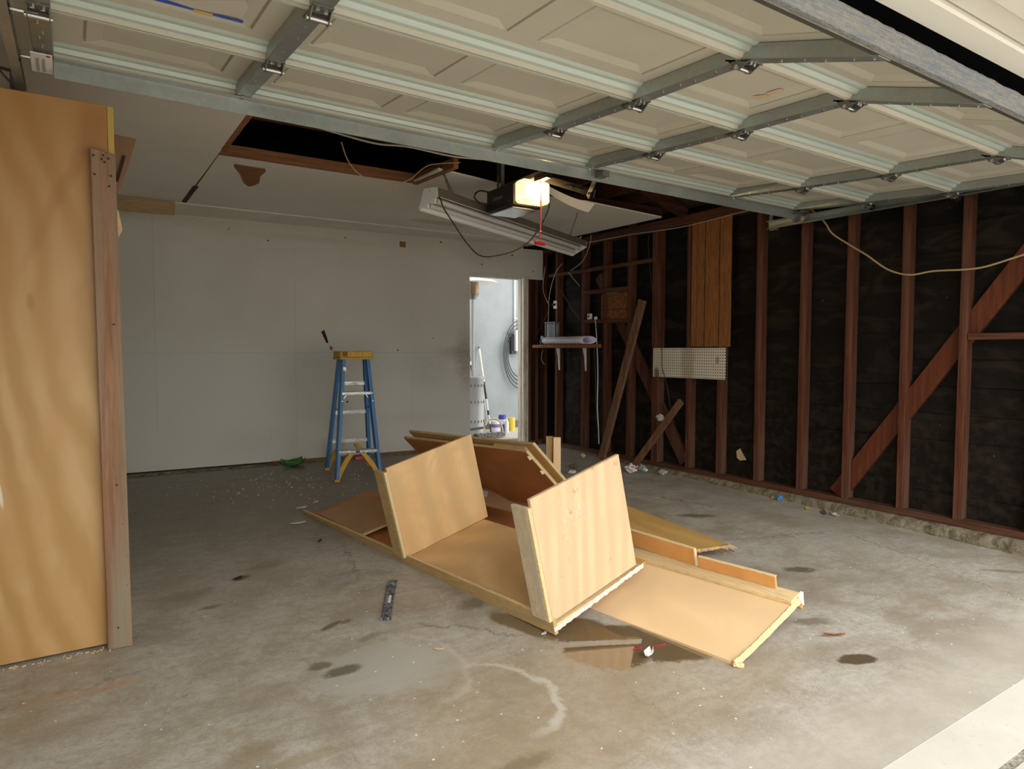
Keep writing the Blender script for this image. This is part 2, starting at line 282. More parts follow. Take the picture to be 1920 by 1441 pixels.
# puddle
pm = m.blob(1.82, 2.02, .23, .19, -.3, .08, .45, wn); pm = m.math('MAXIMUM', pm, m.blob(2.02, 1.88, .17, .13, -.6, .12, .4, wn)); pm = m.math('MAXIMUM', pm, m.blob(1.62, 2.36, .06, .22, .3, .2, .6, wn)); pm = m.math('MAXIMUM', pm, m.blob(1.78, 2.22, .14, .12, -.6, .15, .4, wn))
b_ = m.mix(m.math('MULTIPLY', pm, .85), b_, (.13, .085, .035)); m.L(pm, m.b.inputs['Coat Weight']); m.b.inputs['Coat Roughness'].default_value = .015; m.b.inputs['Coat IOR'].default_value = 1.5
m.col(b_)
rg = m.rng(n2, .3, .7, .42, .62); mr = m.n.new('ShaderNodeMix'); mr.data_type = 'FLOAT'; m.L(pm, mr.inputs[0]); m.L(rg, mr.inputs[2]); mr.inputs[3].default_value = .03; m.L(mr.outputs[0], m.b.inputs['Roughness'])
hb = m.math('MULTIPLY', m.math('ADD', m.math('MULTIPLY', n3, .7), n2), m.math('SUBTRACT', 1, pm)); m.bump(hb, .12, .008); M['conc'] = m.m
m = NT('driveway_concrete', .8, 0, .3); n1 = m.noise(2, 5, m.geo, .6); n2 = m.noise(40, 4, m.geo, .7)
m.col(m.mix(m.rng(n2, .6, .75, 0, .4), m.mix(m.rng(n1, .35, .65), (.49, .465, .41), (.58, .555, .50)), (.3, .27, .22))); m.bump(n2, .2, .004); M['drive'] = m.m
m = NT('rough_curb_concrete', .9, 0, .2); n1 = m.noise(18, 6, m.geo, .75); n2 = m.noise(3, 3, m.geo); b_ = m.mix(m.rng(n1, .38, .62), (.12, .095, .055), (.36, .32, .23)); b_ = m.mix(m.rng(n2, .4, .7, 0, .5), b_, (.20, .165, .10)); m.col(b_); m.bump(n1, 1, .03); M['curb'] = m.m
m = NT('gravel_joint', .95); n1 = m.noise(60, 5, m.geo, .8); m.col(m.mix(m.rng(n1, .4, .6), (.10, .085, .06), (.5, .47, .4))); m.bump(n1, 1, .01); M['joint'] = m.m
m = NT('courtyard_stucco', .9, 0, .2); n1 = m.noise(30, 5, m.geo, .7); n2 = m.noise(2, 3, m.geo); m.col(m.mix(m.rng(n2, .35, .7), (.30, .335, .35), (.36, .395, .41))); m.bump(n1, .5, .01); M['stucco'] = m.m
M['white'] = flat('white_paint', (.80, .79, .76), .5, 0, .05)
M['jamb'] = (lambda m: (m.col(m.mix(m.rng(m.noise(8, 5, m.map(m.geo, (3, 3, .5)), .7), .5, .68), (.66, .61, .52), (.36, .25, .15))), m.m)[-1])(NT('jamb_paint_worn', .6))
M['black'] = flat('black_plastic', (.015, .015, .016), .35)
M['cord'] = flat('black_cord', (.012, .011, .010), .6)
M['romex'] = flat('cable_yellowed', (.42, .31, .15), .6)
M['romexw'] = flat('cable_grey', (.40, .37, .33), .6)
M['cloth'] = flat('cable_cloth_brown', (.13, .06, .035), .8)
M['red'] = flat('red_plastic', (.50, .02, .035), .4)
M['pink'] = flat('red_cord', (.72, .12, .14), .7)
M['blue'] = flat('fibreglass_blue', (.075, .225, .48), .45, 0, .12)
M['yellow'] = (lambda m: (m.col(m.mix(m.rng(m.noise(30, 5, m.geo, .7), .60, .68, 0, .8), (.62, .36, .03), (.28, .17, .10))), m.m)[-1])(NT('ladder_yellow', .5))
M['alu'] = (lambda m: (m.col(m.mix(m.rng(m.noise(25, 4, m.map(m.geo, (1, 1, 3)), .7), .45, .65), (.42, .42, .41), (.80, .79, .76))), m.m)[-1])(NT('aluminium_step', .4, .55))
M['osb'] = (lambda m: (m.col(m.mix(m.rng(m.voro(34, m.map(m.geo, (1, 1, 2)), 0), .2, .6), m.mix(.5, m.voro(34, m.map(m.geo, (1, 1, 2)), 1), (.50, .22, .06), 'MIX'), (.30, .11, .03))), m.m)[-1])(NT('osb_board', .7))
m = NT('osb_board', .7, 0, .3); v = m.noise(26, 4, m.map(m.geo, (1, 1, 1.6)), .7, 1); m.col(m.mix(m.rng(v, .38, .62), (.12, .04, .012), (.30, .12, .032))); M['osb'] = m.m
m = NT('siding_veneer', .45, 0, .4); wv = m.noise(7, 5, m.map(m.geo, (1, 9, .55)), .65, 2.2); f2 = m.noise(22, 3, m.map(m.geo, (1, 9, .4))); m.col(m.mix(m.rng(f2, .4, .7, 0, .4), m.mix(m.rng(wv, .4, .62), (.17, .065, .018), (.33, .14, .04)), (.16, .05, .012))); M['veneer'] = m.m
M['groove'] = flat('groove_dark', (.03, .012, .005), .8)
m = NT('pegboard_white', .55, 0, .3); wn = m.noise(14, 5, m.geo, .7, colr=True); n1 = m.noise(5, 4, m.geo); b_ = m.mix(m.rng(n1, .4, .7, 0, .5), (.66, .63, .54), (.54, .48, .36))
b_ = m.mix(m.math('MULTIPLY', m.blob(4.27, 1.04, .075, .22, 0, .25, .7, wn, ax='yz'), .55), b_, (.34, .24, .13)); b_ = m.mix(m.math('MULTIPLY', m.blob(3.93, 1.06, .022, .035, 0, .25, .5, wn, ax='yz'), .7), b_, (.33, .22, .12)); b_ = m.mix(m.math('MULTIPLY', m.blob(4.66, .93, .03, .05, 0, .4, .9, wn, ax='yz'), .8), b_, (.10, .05, .03))
P_ = m.sep(m.geo); fy = m.math('SUBTRACT', m.math('FRACT', m.math('MULTIPLY', P_[1], 1/.0254)), .5); fz_ = m.math('SUBTRACT', m.math('FRACT', m.math('MULTIPLY', P_[2], 1/.0254)), .5)
rr = m.math('SQRT', m.math('ADD', m.math('MULTIPLY', fy, fy), m.math('MULTIPLY', fz_, fz_))); b_ = m.mix(m.rng(rr, .17, .24, 1, 0), b_, (.03, .02, .012)); m.col(b_); M['peg'] = m.m
M['paperroll'] = flat('paper_lilac', (.84, .81, .93), .5)
M['ink'] = flat('marker_ink', (.05, .05, .05), .7)
M['stickerblue'] = flat('sticker_blue', (.03, .10, .52), .5); M['stickery'] = flat('sticker_yellow', (.75, .50, .12), .5); M['stickerp'] = flat('sticker_paper', (.62, .585, .51), .7)
M['tape'] = flat('tan_tape', (.62, .46, .28), .7)
M['brownp'] = (lambda m: (m.col(m.mix(m.rng(m.noise(9, 4, m.map(m.geo, (1, 8, 1))), .4, .65), (.30, .13, .045), (.22, .085, .03))), m.m)[-1])(NT('torn_brown_paper', .85))
M['leaf'] = flat('green_leaf', (.045, .20, .035), .5)
M['litter'] = (lambda m: (m.col(m.mix(m.rng(m.noise(30, 3), .55, .62), (.70, .68, .66), (.45, .10, .14))), m.m)[-1])(NT('wrapper_paper', .6))
M['darkstrip'] = (lambda m: (m.col(m.mix(m.rng(m.noise(60, 5, m.map(m.geo, (1, 2, 1)), .75), .48, .56), (.025, .03, .038), (.22, .25, .28))), m.m)[-1])(NT('scraped_dark_plastic', .6))
M['pole'] = flat('pole_white', (.80, .78, .72), .4); M['hose'] = flat('hose_grey', (.07, .08, .085), .5)
M['wood2'] = flat('cane_pale', (.78, .66, .42), .6)
M['canblue'] = flat('can_blue', (.05, .07, .35), .4); M['canwhite'] = flat('can_white', (.75, .76, .80), .4); M['canyellow'] = flat('can_yellow', (.70, .55, .06), .4); M['canpurple'] = flat('can_purple', (.25, .16, .36), .5)
M['gal2'] = flat('heater_grey', (.42, .42, .42), .5, .2)
m = NT('lamp_tube_glass', .25, 0, .5); m.col((.62, .60, .54)); M['tube'] = m.m
m = NT('clear_plastic', .12, 0, .5); m.col((.75, .85, .9)); m.b.inputs['Transmission Weight'].default_value = .85; M['clear'] = m.m
m = NT('opener_lens', .35, 0, .4); m.col((.9, .75, .45)); m.b.inputs['Emission Color'].default_value = (1, .68, .30, 1); m.b.inputs['Emission Strength'].default_value = .42; m.b.inputs['Transmission Weight'].default_value = .25
M['lens'] = m.m
m = NT('lamp_bulb', .4); m.b.inputs['Emission Color'].default_value = (1, .80, .48, 1); m.b.inputs['Emission Strength'].default_value = 9; M['bulb'] = m.m

# ================================================================== SETTING
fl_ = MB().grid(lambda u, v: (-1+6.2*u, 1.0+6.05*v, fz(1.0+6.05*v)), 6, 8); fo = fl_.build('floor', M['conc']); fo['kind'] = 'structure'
b = MB().box(-12, 14, -14, .80, -.25, -.088); g_ = b.build('ground', M['drive']); g_['kind'] = 'structure'
b = MB().add([(-12, .83, -.086), (14, .83, -.086), (14, 1.0, -.0725), (-12, 1.0, -.0725), (-12, .83, -.2), (14, .83, -.2)], [(0, 1, 2, 3), (0, 4, 5, 1)]); b.build('trim_1', M['drive'])['kind'] = 'structure'
b = MB().box(-12, 14, .795, .835, -.2, -.093); b.build('trim_2', M['joint'])['kind'] = 'structure'
# left side wall, hidden behind the closet
wl = struct('wall_left', (-.42, 3.5, 0))
MB().box(-.55, -.45, .9, 7.0, -.2, 2.7).build('sheathing', M['drywall'], wl)
# back wall: drywall sheets with fine joints, hole for the doorway
bw = struct('wall_back', (2, bwy(2), 0))
DX0, DX1, DZ = 3.752, 4.450, 1.985
def sheet(x0, x1, z0, z1, t=.013):
    MB().prism([(x0, bwy(x0), z0), (x1, bwy(x1), z0), (x1, bwy(x1), z1), (x0, bwy(x0), z1)], (0, t, 0)).build('drywall_sheet', M['drywall'], bw)
G_ = .0004
xs = [-.45, .62, 1.84, 3.06, DX0]
for i in range(4):
    sheet(xs[i]+G_, xs[i+1]-G_, .061, 1.125-G_); sheet(xs[i]+G_, xs[i+1]-G_, 1.125+G_, 2.40)
sheet(DX0+G_, 4.722, DZ, 2.335); sheet(DX0+G_, 4.45, 2.336, 2.40)
MB().prism([(-.45, bwy(-.45)+.09, 0), (DX0-.02, bwy(DX0)+.09, 0), (DX0-.02, bwy(DX0)+.09, 2.45), (-.45, bwy(-.45)+.09, 2.45)], (0, .02, 0)).build('siding_board', M['paper'], bw)
MB().prism([(DX0-.03, bwy(DX0)+.09, DZ+.03), (5.0, bwy(5)+.09, DZ+.03), (5, bwy(5)+.09, 2.45), (DX0-.03, bwy(DX0)+.09, 2.45)], (0, .02, 0)).build('siding_board', M['paper'], bw)
MB().prism([(DX1+.05, bwy(DX1)+.09, 0), (5.0, bwy(5)+.09, 0), (5, bwy(5)+.09, DZ+.04), (DX1+.05, bwy(DX1)+.09, DZ+.04)], (0, .02, 0)).build('siding_board', M['paper'], bw)
MB().box(-.5, 4.9, bwy(2)-.2, bwy(2)+.3, 2.395, 2.43).build('top_plate', M['darkwood'], bw)
for x in (4.52, 4.62, 4.75):
    MB().box(x, x+.042, bwy(x)+.005, bwy(x)+.09, .07, 2.3).build('stud', M['stud'], bw)
MB().box(4.49, 4.86, bwy(4.6)-.0, bwy(4.6)+.09, .03, .075).build('sole_plate', M['studY'], bw)
MB().prism([(1.6, bwy(1.6)-.012, .050), (DX0-.01, bwy(DX0)-.012, .050), (DX0-.01, bwy(DX0), .066), (1.6, bwy(1.6), .066)], (0, .01, -.002)).build('sill_edge', M['hatchwood'], bw)
# knocked out holes and screws in the drywall
p = onb(755, 458, .001); MB().box(p.x-.035, p.x+.035, p.y-.002, p.y-.0005, p.z-.03, p.z+.03).build('torn_patch', M['brownp'], bw)
p = onb(606, 622, .0); hp = [onb(x, y, .002) for x, y in [(602, 622), (608, 618), (613, 632), (616, 642), (612, 643), (607, 632)]]; MB().prism(hp, (0, .0015, 0)).build('broken_hole', M['groove'], bw)
hp = [onb(x, y, .002) for x, y in [(618, 648), (624, 650), (623, 657), (619, 655)]]; MB().prism(hp, (0, .0015, 0)).build('broken_hole', M['brownp'], bw)
sm_ = [(1.25, 2.28), (1.6, 2.2), (2.35, 2.29), (3.4, 2.33), (3.9, 2.12), (4.3, 2.25), (4.58, 2.08), (2.9, 1.15), (3.3, 1.28), (2.35, .62)]
for (x, z_) in sm_: MB().prism([(x+random.uniform(.004, .02)*math.cos(a), bwy(x)-.001, z_+random.uniform(.003, .012)*math.sin(a)) for a in (0, 1.1, 2.2, 3.3, 4.3, 5.3)], (0, -.0008, 0)).build('chip', M['groove'], bw)
# doorway
dw = struct('door_1', (4.1, bwy(4.1), .02))
def yb(x): return bwy(x)
MB().box(DX1-.005, DX1+.03, yb(DX1)-.015, yb(DX1)+.11, .0, DZ+.02).build('jamb', M['jamb'], dw, .003)
MB().box(DX1+.031, DX1+.056, yb(DX1)-.03, yb(DX1)+.012, .0, DZ+.03).build('jamb', M['jamb'], dw, .003)
MB().box(DX1-.018, DX1-.004, yb(DX1)+.03, yb(DX1)+.07, .0, DZ).build('door_stop', M['jamb'], dw)
MB().box(DX0-.03, DX0+.002, yb(DX0)+.013, yb(DX0)+.11, .0, DZ+.02).build('jamb', M['jamb'], dw)
MB().box(DX0-.0, DX1, yb(4.1)+.018, yb(4.1)+.11, DZ-.004, DZ+.02).build('head_jamb', M['jamb'], dw)
MB().box(DX0-.03, DX1+.03, yb(4.1)-.03, yb(4.1)+.14, -.03, .026).build('threshold', M['drive'], dw)
MB().box(DX1+.029, DX1+.0325, yb(DX1)-.0345, yb(DX1)-.0305, .93, .99).build('strike_plate', M['brownp'], dw)
# rough curb under the drywall and under the right wall
def curbmesh(P0, P1, out, h0, h1, o0, o1, name, n=120, back=.10):
    """P0,P1 foot line on wall; out: unit vector into the room; h: top z; o: protrusion"""
    P0, P1, out = Vector(P0), Vector(P1), Vector(out); d = (P1-P0)
    def P(u, v):
        base = P0+d*u; o = o0+(o1-o0)*u; h = h0+(h1-h0)*u; zf = fz(base.y+out.y*o)-.01
        pr = [(-back, h), (o*.45, h), (o*.62, h-.012), (o*.85, (h*.5+zf*.5)), (o, zf)]
        t = v*4; i = min(3, int(t)); t -= i; a = pr[i][0]+(pr[i+1][0]-pr[i][0])*t; z = pr[i][1]+(pr[i+1][1]-pr[i][1])*t
        q = base+out*a; q.z = z
        if v > .2:
            k = noise.noise(Vector((q.x*14, q.y*14, q.z*20))); k2 = noise.noise(Vector((q.x*45, q.y*45, q.z*45)))
            q += out*(k*.012+k2*.006); q.z += k2*.004
        return q
    o = MB().grid(P, n, 12).build(name, M['curb'], smooth=True); o['kind'] = 'structure'; return o
XS = 4.72
curbmesh((-.45, bwy(-.45), 0), (DX0, bwy(DX0), 0), (0, -1, 0), .050, .048, .16, .05, 'baseboard_back', 160)
curbmesh((XS, .95, 0), (XS, 6.55, 0), (-1, 0, 0), .016, .026, .085, .055, 'baseboard_right', 320)
# ---------------- right wall: redwood studs over boards and black paper
rw = struct('wall_right', (XS, 4, 0))
z = .02; k = 0
while z < 2.42:
    h_ = .178; off = [0, .004, -.002, .003][k % 4]
    MB().add(*(lambda a: (a.v, a.f))(MB().grid(lambda u, v, z=z, off=off: (XS+.092+off-.006*v, .9+6.0*u, z+.004*math.sin(u*9+k)+h_*.985*v), 24, 1))).prism([(XS+.1, .9, z), (XS+.1, 6.9, z), (XS+.1, 6.9, z+h_), (XS+.1, .9, z+h_)], (.02, 0, 0)).build('sheathing_board', M['paper'], rw)
    z += h_; k += 1
MB().box(XS+.13, XS+.15, .8, 7.1, -.1, 3.3).build('siding', M['deck'], rw)
ST = [1.60, 1.985, 2.352, 2.738, 3.110, 3.512, 3.893, 4.257, 4.655, 5.045, 5.42, 5.78, 6.262]
NF = {4.655: .115, 5.045: .045}
for i, y in enumerate(ST):
    wd = .085 if i == 8 else .043; ln = .006*math.sin(i*2.3)
    b = MB().prism([(XS, y+ln, .062), (XS, y+wd+ln, .062), (XS, y+wd, 2.30), (XS, y, 2.30)], (.090, 0, 0)); b.build('stud', M['stud'], rw, .002)
MB().box(XS-.002, XS+.09, .95, 6.56, .019, .0625).build('sill_plate', M['studY'], rw, .003)
MB().box(XS, XS+.09, .95, 6.56, 2.30, 2.34).build('top_plate', M['studY'], rw)
MB().box(XS+.01, XS+.09, .95, 6.56, 2.341, 2.385).build('top_plate', M['studY'], rw)
# let-in diagonal brace (behind the studs' front edge)
def wallbeam(p, q, wd, name, m, x0=XS+.048, t=.04):
    p, q = Vector((x0, *p)), Vector((x0, *q)); MB().beam(p, q, (1, 0, 0), t, wd).build(name, m, rw, .002)
wallbeam((2.85, .07), (1.42, 2.10), .125, 'brace', M['brace'], XS+.068, .036)
wallbeam((4.35, .10), (5.60, 1.95), .12, 'brace', M['stud'], XS+.068, .036)
MB().box(XS+.005, XS+.09, 1.645, 1.983, 1.215, 1.255).build('blocking', M['studY'], rw, .002)
MB().box(XS-.02, XS+.02, 4.70, 6.42, 2.0, 2.035).build('blocking', M['studY'], rw, .002)
MB().box(XS+.0, XS+.06, 4.66, 4.74, 1.135, 1.175).build('blocking', M['hatchwood'], rw, .002)
# torn patch in the black paper
b = MB().prism([onx(x, y, XS+.0835) for x, y in [(1381, 845), (1388, 840), (1393, 850), (1400, 862), (1388, 863), (1382, 858)]], (-.002, 0, 0)); b.build('torn_patch', M['tape'], rw)
# ---------------- ceiling
ce = struct('ceiling', (2, 4, 2.38)); ZC = 2.38
def csheet(poly, z=ZC, t=.013, m=None): return MB().prism([(x, y, z) for x, y in poly], (0, 0, t)).build('drywall_sheet', m or M['ceil'], ce)
csheet([(-.5, .98), (.795, .98), (.795, 4.50), (-.5, 4.5)]); csheet([(-.5, 4.503), (.800, 4.503), (.800, 6.27), (-.5, 6.27)])
csheet([(.808, 4.60), (2.12, 4.625), (2.12, 6.27), (.818, 6.27)])
csheet([(2.122, 4.17), (2.55, 4.26), (3.1, 4.42), (3.35, 4.45), (3.35, 6.27), (2.122, 6.27)])
csheet([(3.352, 4.45), (3.6, 4.40), (4.62, 4.53), (4.58, 6.27), (3.352, 6.27)])
csheet([(-.5, 6.273), (4.56, 6.273), (4.52, 6.62), (-.5, 6.86)], ZC-.008, .013)
# hatch framing and joists (attic)
MB().box(.80, 2.16, 4.560, 4.600, 2.375, 2.44).build('joist', M['hatchwood'], ce, .002)
MB().box(.797, .833, 2.2, 4.556, 2.385, 2.46).build('joist', M['hatchwood'], ce, .002)
MB().beam((2.15, 4.60, 2.405), (2.19, 4.04, 2.405), (1, 0, 0), .04, .07).build('joist', M['hatchwood'], ce, .002)
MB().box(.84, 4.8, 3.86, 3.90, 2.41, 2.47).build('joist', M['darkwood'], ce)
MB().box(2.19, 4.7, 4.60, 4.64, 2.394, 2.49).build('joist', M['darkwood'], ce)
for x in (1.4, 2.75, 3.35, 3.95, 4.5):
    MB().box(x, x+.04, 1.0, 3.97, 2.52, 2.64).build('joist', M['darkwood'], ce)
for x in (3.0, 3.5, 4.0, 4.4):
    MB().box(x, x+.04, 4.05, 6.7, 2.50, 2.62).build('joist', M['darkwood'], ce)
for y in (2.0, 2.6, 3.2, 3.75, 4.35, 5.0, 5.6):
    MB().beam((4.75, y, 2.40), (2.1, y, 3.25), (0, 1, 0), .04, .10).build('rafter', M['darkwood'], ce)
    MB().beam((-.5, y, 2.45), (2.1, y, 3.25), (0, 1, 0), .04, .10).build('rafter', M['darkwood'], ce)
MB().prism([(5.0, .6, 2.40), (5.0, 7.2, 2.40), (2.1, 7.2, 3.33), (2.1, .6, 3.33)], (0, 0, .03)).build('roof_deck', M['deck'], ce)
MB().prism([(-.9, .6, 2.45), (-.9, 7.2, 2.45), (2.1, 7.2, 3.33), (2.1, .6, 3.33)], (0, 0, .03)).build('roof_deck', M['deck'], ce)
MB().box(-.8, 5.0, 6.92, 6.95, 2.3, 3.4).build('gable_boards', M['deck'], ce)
# torn brown patch, taped seam and gap in the ceiling
b = MB().prism([onz(x, y, ZC-.0005) for x, y in [(438, 311), (440, 307), (497, 316), (498, 322), (488, 330), (486, 343), (475, 347), (466, 349), (457, 343), (450, 326)]], (0, 0, -.0015)); b.build('torn_patch', M['brownp'], ce)
b = MB().prism([onz(x, y, ZC-.0005) for x, y in [(362, 348), (373, 349), (349, 380), (340, 378)]], (0, 0, -.001)); b.build('open_seam', M['groove'], ce)
# hanging torn flap of ceiling board beside the opener
b = MB().grid(lambda u, v: Vector((2.92, 4.02, 2.355)).lerp(Vector((3.42, 4.06, 2.285)), u)+Vector((0, .05+.03*u, -.02-.035*u))*v+Vector((0, 0, -.02*math.sin(3.1*u))), 10, 3)
b.build('hanging_flap', M['ceil'], ce); ce.children[-1]
fo_ = ce.children[-1]; sd = fo_.modifiers.new('thickness', 'SOLIDIFY'); sd.thickness = .01
# brown boards at the far top left, by the closet
b = MB().prism([ony(222, 366, 6.235), ony(328, 379, 6.235), ony(328, 403, 6.235), ony(222, 394, 6.235)], (0, .015, 0)); o = b.build('ledger_board', lumber('pine_ledger', (.46, .31, .16), 0, contrast=.85)); tag(o, 'short tan board hanging below the ceiling before the white back wall', 'board')
# ---------------- front header and jambs of the big opening
hd = struct('wall_front', (2, .9, 2.05))
MB().box(-.6, 5.1, .62, .96, 2.075, 3.4).build('header', M['void'], hd)
MB().box(-.5, 4.68, .97, 2.3, 2.315, 2.335).build('gap_shade_sheet', M['void'], hd)  # added black sheet, painted shade hiding the rafters above the open door
MB().box(-.30, 4.74, .890, .978, 2.045, 2.08).build('header_trim', M['ptrim'], hd, .006)
MB().box(-.30, 4.74, .812, .886, 2.056, 2.08).build('header_trim', M['ptrim'], hd, .006)
MB().box(-.30, 4.74, .70, .808, 2.040, 2.08).build('header_trim', M['ptrim'], hd, .006)
MB().box(-.30, 4.74, .60, .698, 2.050, 2.08).build('header_trim', M['ptrim'], hd, .006)
MB().box(-.9, -.25, .62, .98, -.1, 3.4).build('jamb_wall', M['ptrim'], hd)
MB().box(4.70, 5.6, .62, .94, -.1, 3.4).build('jamb_wall', M['ptrim'], hd)
# ================================================================== GARAGE DOOR
gd = thing('garage_door', 'open cream steel sectional garage door overhead with galvanised ribs', 'garage door', (2.2, 2.2, 2.12))
TX = -.0095; SL = .067
th = math.atan(SL); dS = Vector((0, -math.cos(th), -math.sin(th))); dN = Vector((0, math.sin(th), -math.cos(th)))   # dN points down
J0 = Vector((0, 3.06, 2.250)); SEC = .531
JT = [Vector((0, 3.06, 2.272)), Vector((0, 2.531, 2.231)), Vector((0, 2.002, 2.196)), Vector((0, 1.473, 2.172))]
def frame(i):
    """origin, s direction, n direction (down, towards the room) of section i"""
    if i < 3:
        p, q_ = JT[i], JT[i+1]; d = (q_-p).normalized(); return p, d, Vector((0, -d.z, d.y))
    o = JT[3]; a = math.radians(18.5); return o, Vector((0, -math.cos(a), -math.sin(a))), Vector((0, math.sin(a), -math.cos(a)))
def dp(i, x, s, n):
    o, a, c = frame(i); p = o+a*s+c*n; return Vector((x, p.y, p.z+TX*x))
XL, XR = -.09, 4.528
PX = [(.06, .53)]
STL = [(-.09, -.028), (.60, .66), (1.864, 1.924), (2.494, 2.554), (3.755, 3.815), (4.466, 4.526)]
for (a, c) in ((.66, 1.864), (1.924, 2.494), (2.554, 3.755), (3.815, 4.466)):
    if c-a > 1: mmm = (a+c)/2; PX += [(a+.06, mmm-.055), (mmm+.055, c-.06)]
    else: PX += [(a+.06, c-.07)]
S0, S1 = .125, .445
for i in range(4):
    L_ = SEC if i < 3 else .505
    b = MB()
    prof = [(0, -.004), (0, .045), (.014, .045), (.018, .030), (.034, .027), (.042, .012), (.058, .009), (.068, 0)]
    o_ = []
    for (s_, n_) in prof: o_ += [dp(i, XL, s_, n_), dp(i, XR, s_, n_)]
    b.add(o_, [(2*k, 2*k+1, 2*k+3, 2*k+2) for k in range(len(prof)-1)])
    sec = None
    # skin around the raised panels
    def q(x0, x1, s0, s1): b.add([dp(i, x0, s0, 0), dp(i, x1, s0, 0), dp(i, x1, s1, 0), dp(i, x0, s1, 0)], [(0, 1, 2, 3)])
    q(XL, XR, .068, S0); q(XL, XR, S1, L_-.04)
    e = XL
    for (a, c) in PX: q(e, a, S0, S1); e = c
    q(e, XR, S0, S1)
    b.add([dp(i, XL, .0, -.012), dp(i, XR, 0, -.012), dp(i, XR, L_, -.012), dp(i, XL, L_, -.012)], [(0, 1, 2, 3)])
    sec = b.build('door_section', M['rib'] if False else M['cream'], gd)
    sec.data.materials.append(M['rib'])
    for k_ in range(len(prof)-1): sec.data.polygons[k_].material_index = 1
    sec.data.polygons[2].material_index = 0
    # near rim
    r_ = MB(); pr = [(L_-.040, 0), (L_-.036, .030), (L_-.018, .032), (L_-.016, .047), (L_-.001, .047), (L_-.001, -.004)]; o_ = []
    for (s_, n_) in pr: o_ += [dp(i, XL, s_, n_), dp(i, XR, s_, n_)]
    r_.add(o_, [(2*k, 2*k+1, 2*k+3, 2*k+2) for k in range(len(pr)-1)])
    r_.build('rim', M['cream'], sec)
    for (a, c) in PX:
        b = MB(); rings = [(0, 0), (.0015, -.018), (.0088, -.018), (.0105, -.001), (.064, -.013)]
        vs_ = []
        for (d_, n_) in rings:
            e_ = d_; dx_ = 0 if .0 < d_ < .009 else d_
            vs_ += [dp(i, a+dx_, S0+d_*.7, n_), dp(i, c-dx_, S0+d_*.7, n_), dp(i, c-dx_, S1-d_*.7, n_), dp(i, a+dx_, S1-d_*.7, n_)]
        fs_ = []
        for k in range(4): fs_ += [(4*k+j, 4*k+(j+1) % 4, 4*k+4+(j+1) % 4, 4*k+4+j) for j in range(4)]
        fs_.append((16, 17, 18, 19)); b.add(vs_, fs_); b.build('raised_panel', M['cream'], sec)
# stiles: galvanised channels
for i in range(4):
    L_ = SEC if i < 3 else .50
    for j, (a, c) in enumerate(STL):
        s0, s1 = .008, L_-.008; h_ = .050
        b = MB(); P8 = [dp(i, x, s_, n_) for x in (a, c) for s_ in (s0, s1) for n_ in (0.001, h_)]
        b.add(P8, [(0, 1, 3, 2), (4, 6, 7, 5), (1, 5, 7, 3), (0, 4, 5, 1), (2, 3, 7, 6), (0, 2, 6, 4)])
        st_ = b.build('stile', M['galv'], gd, .002)
        hb = MB()
        for s_ in (.05, .15, .24, .30, .40, .46):
            ctr = dp(i, (a+c)/2+random.uniform(-.01, .01), s_, h_+.001); ux = Vector((1, 0, 0)); o, us, un = frame(i)
            hb.tube([ctr, ctr+un*.003], .0045 if s_ not in (.05, .46) else .006, 6)
        tag(hb.build('bolt', M['chrome'], st_), kind='stuff')
# hinges
def hinge(i, j):
    a, c = STL[j]; m_ = (a+c)/2; roll = j in (0, 5)
    o, us, un = frame(i); L_ = SEC
    P = lambda x, s_, n_: dp(i, x, s_, n_)
    b = MB(); x0, x1 = m_-.030, m_+.030
    for (s0, s1, n0, n1) in ((-.055, -.012, .051, .056), (.012, .055, .051, .056)):
        b.add([P(x, s_, n_) for x in (x0, x1) for s_ in (s0, s1) for n_ in (n0, n1)], [(0, 1, 3, 2), (4, 6, 7, 5), (1, 5, 7, 3), (0, 4, 5, 1), (2, 3, 7, 6), (0, 2, 6, 4)])
    for x in (x0, x1-.003):      # folded ears
        b.prism([P(x, -.045, .053), P(x, .045, .053), P(x, .015, .082), P(x, -.008, .082)], (.003, 0, 0))
    h = b.build('hinge', M['galvD'], gd)
    MB().tube([P(x0-.006, .003, .074), P(x1+.006, .003, .074)], .0085, 8).build('pin', M['chrome'], h)
    bb = MB()
    for s_ in (-.04, .035, .042):
        for x in ((m_-.014,) if s_ == .042 else (m_+.012,)): bb.tube([P(x, s_, .054), P(x, s_, .064)], .0065, 6)
    tag(bb.build('bolt', M['chrome'], h), kind='stuff')
    return h
for i in (1, 2, 3):
    for j in range(6): hinge(i, j)
# rollers into the tracks
TRL, TRR = -.135, 4.585
for s_, i in ((.02, 0), (0.0, 1), (0, 2), (0, 3)):
    for sgn, xe, xt in ((-1, XL, TRL), (1, XR, TRR)):
        p = dp(i, xe-sgn*.03, s_, .066 if i else .06); q_ = Vector((xt, p.y, p.z-.0))
        r_ = MB().tube([p, q_], .0055, 6).build('roller', M['chrome'], gd)
        MB().tube([q_+Vector((-.006, 0, 0)), q_+Vector((.006, 0, 0))], .021, 12).build('wheel', M['black'], r_)
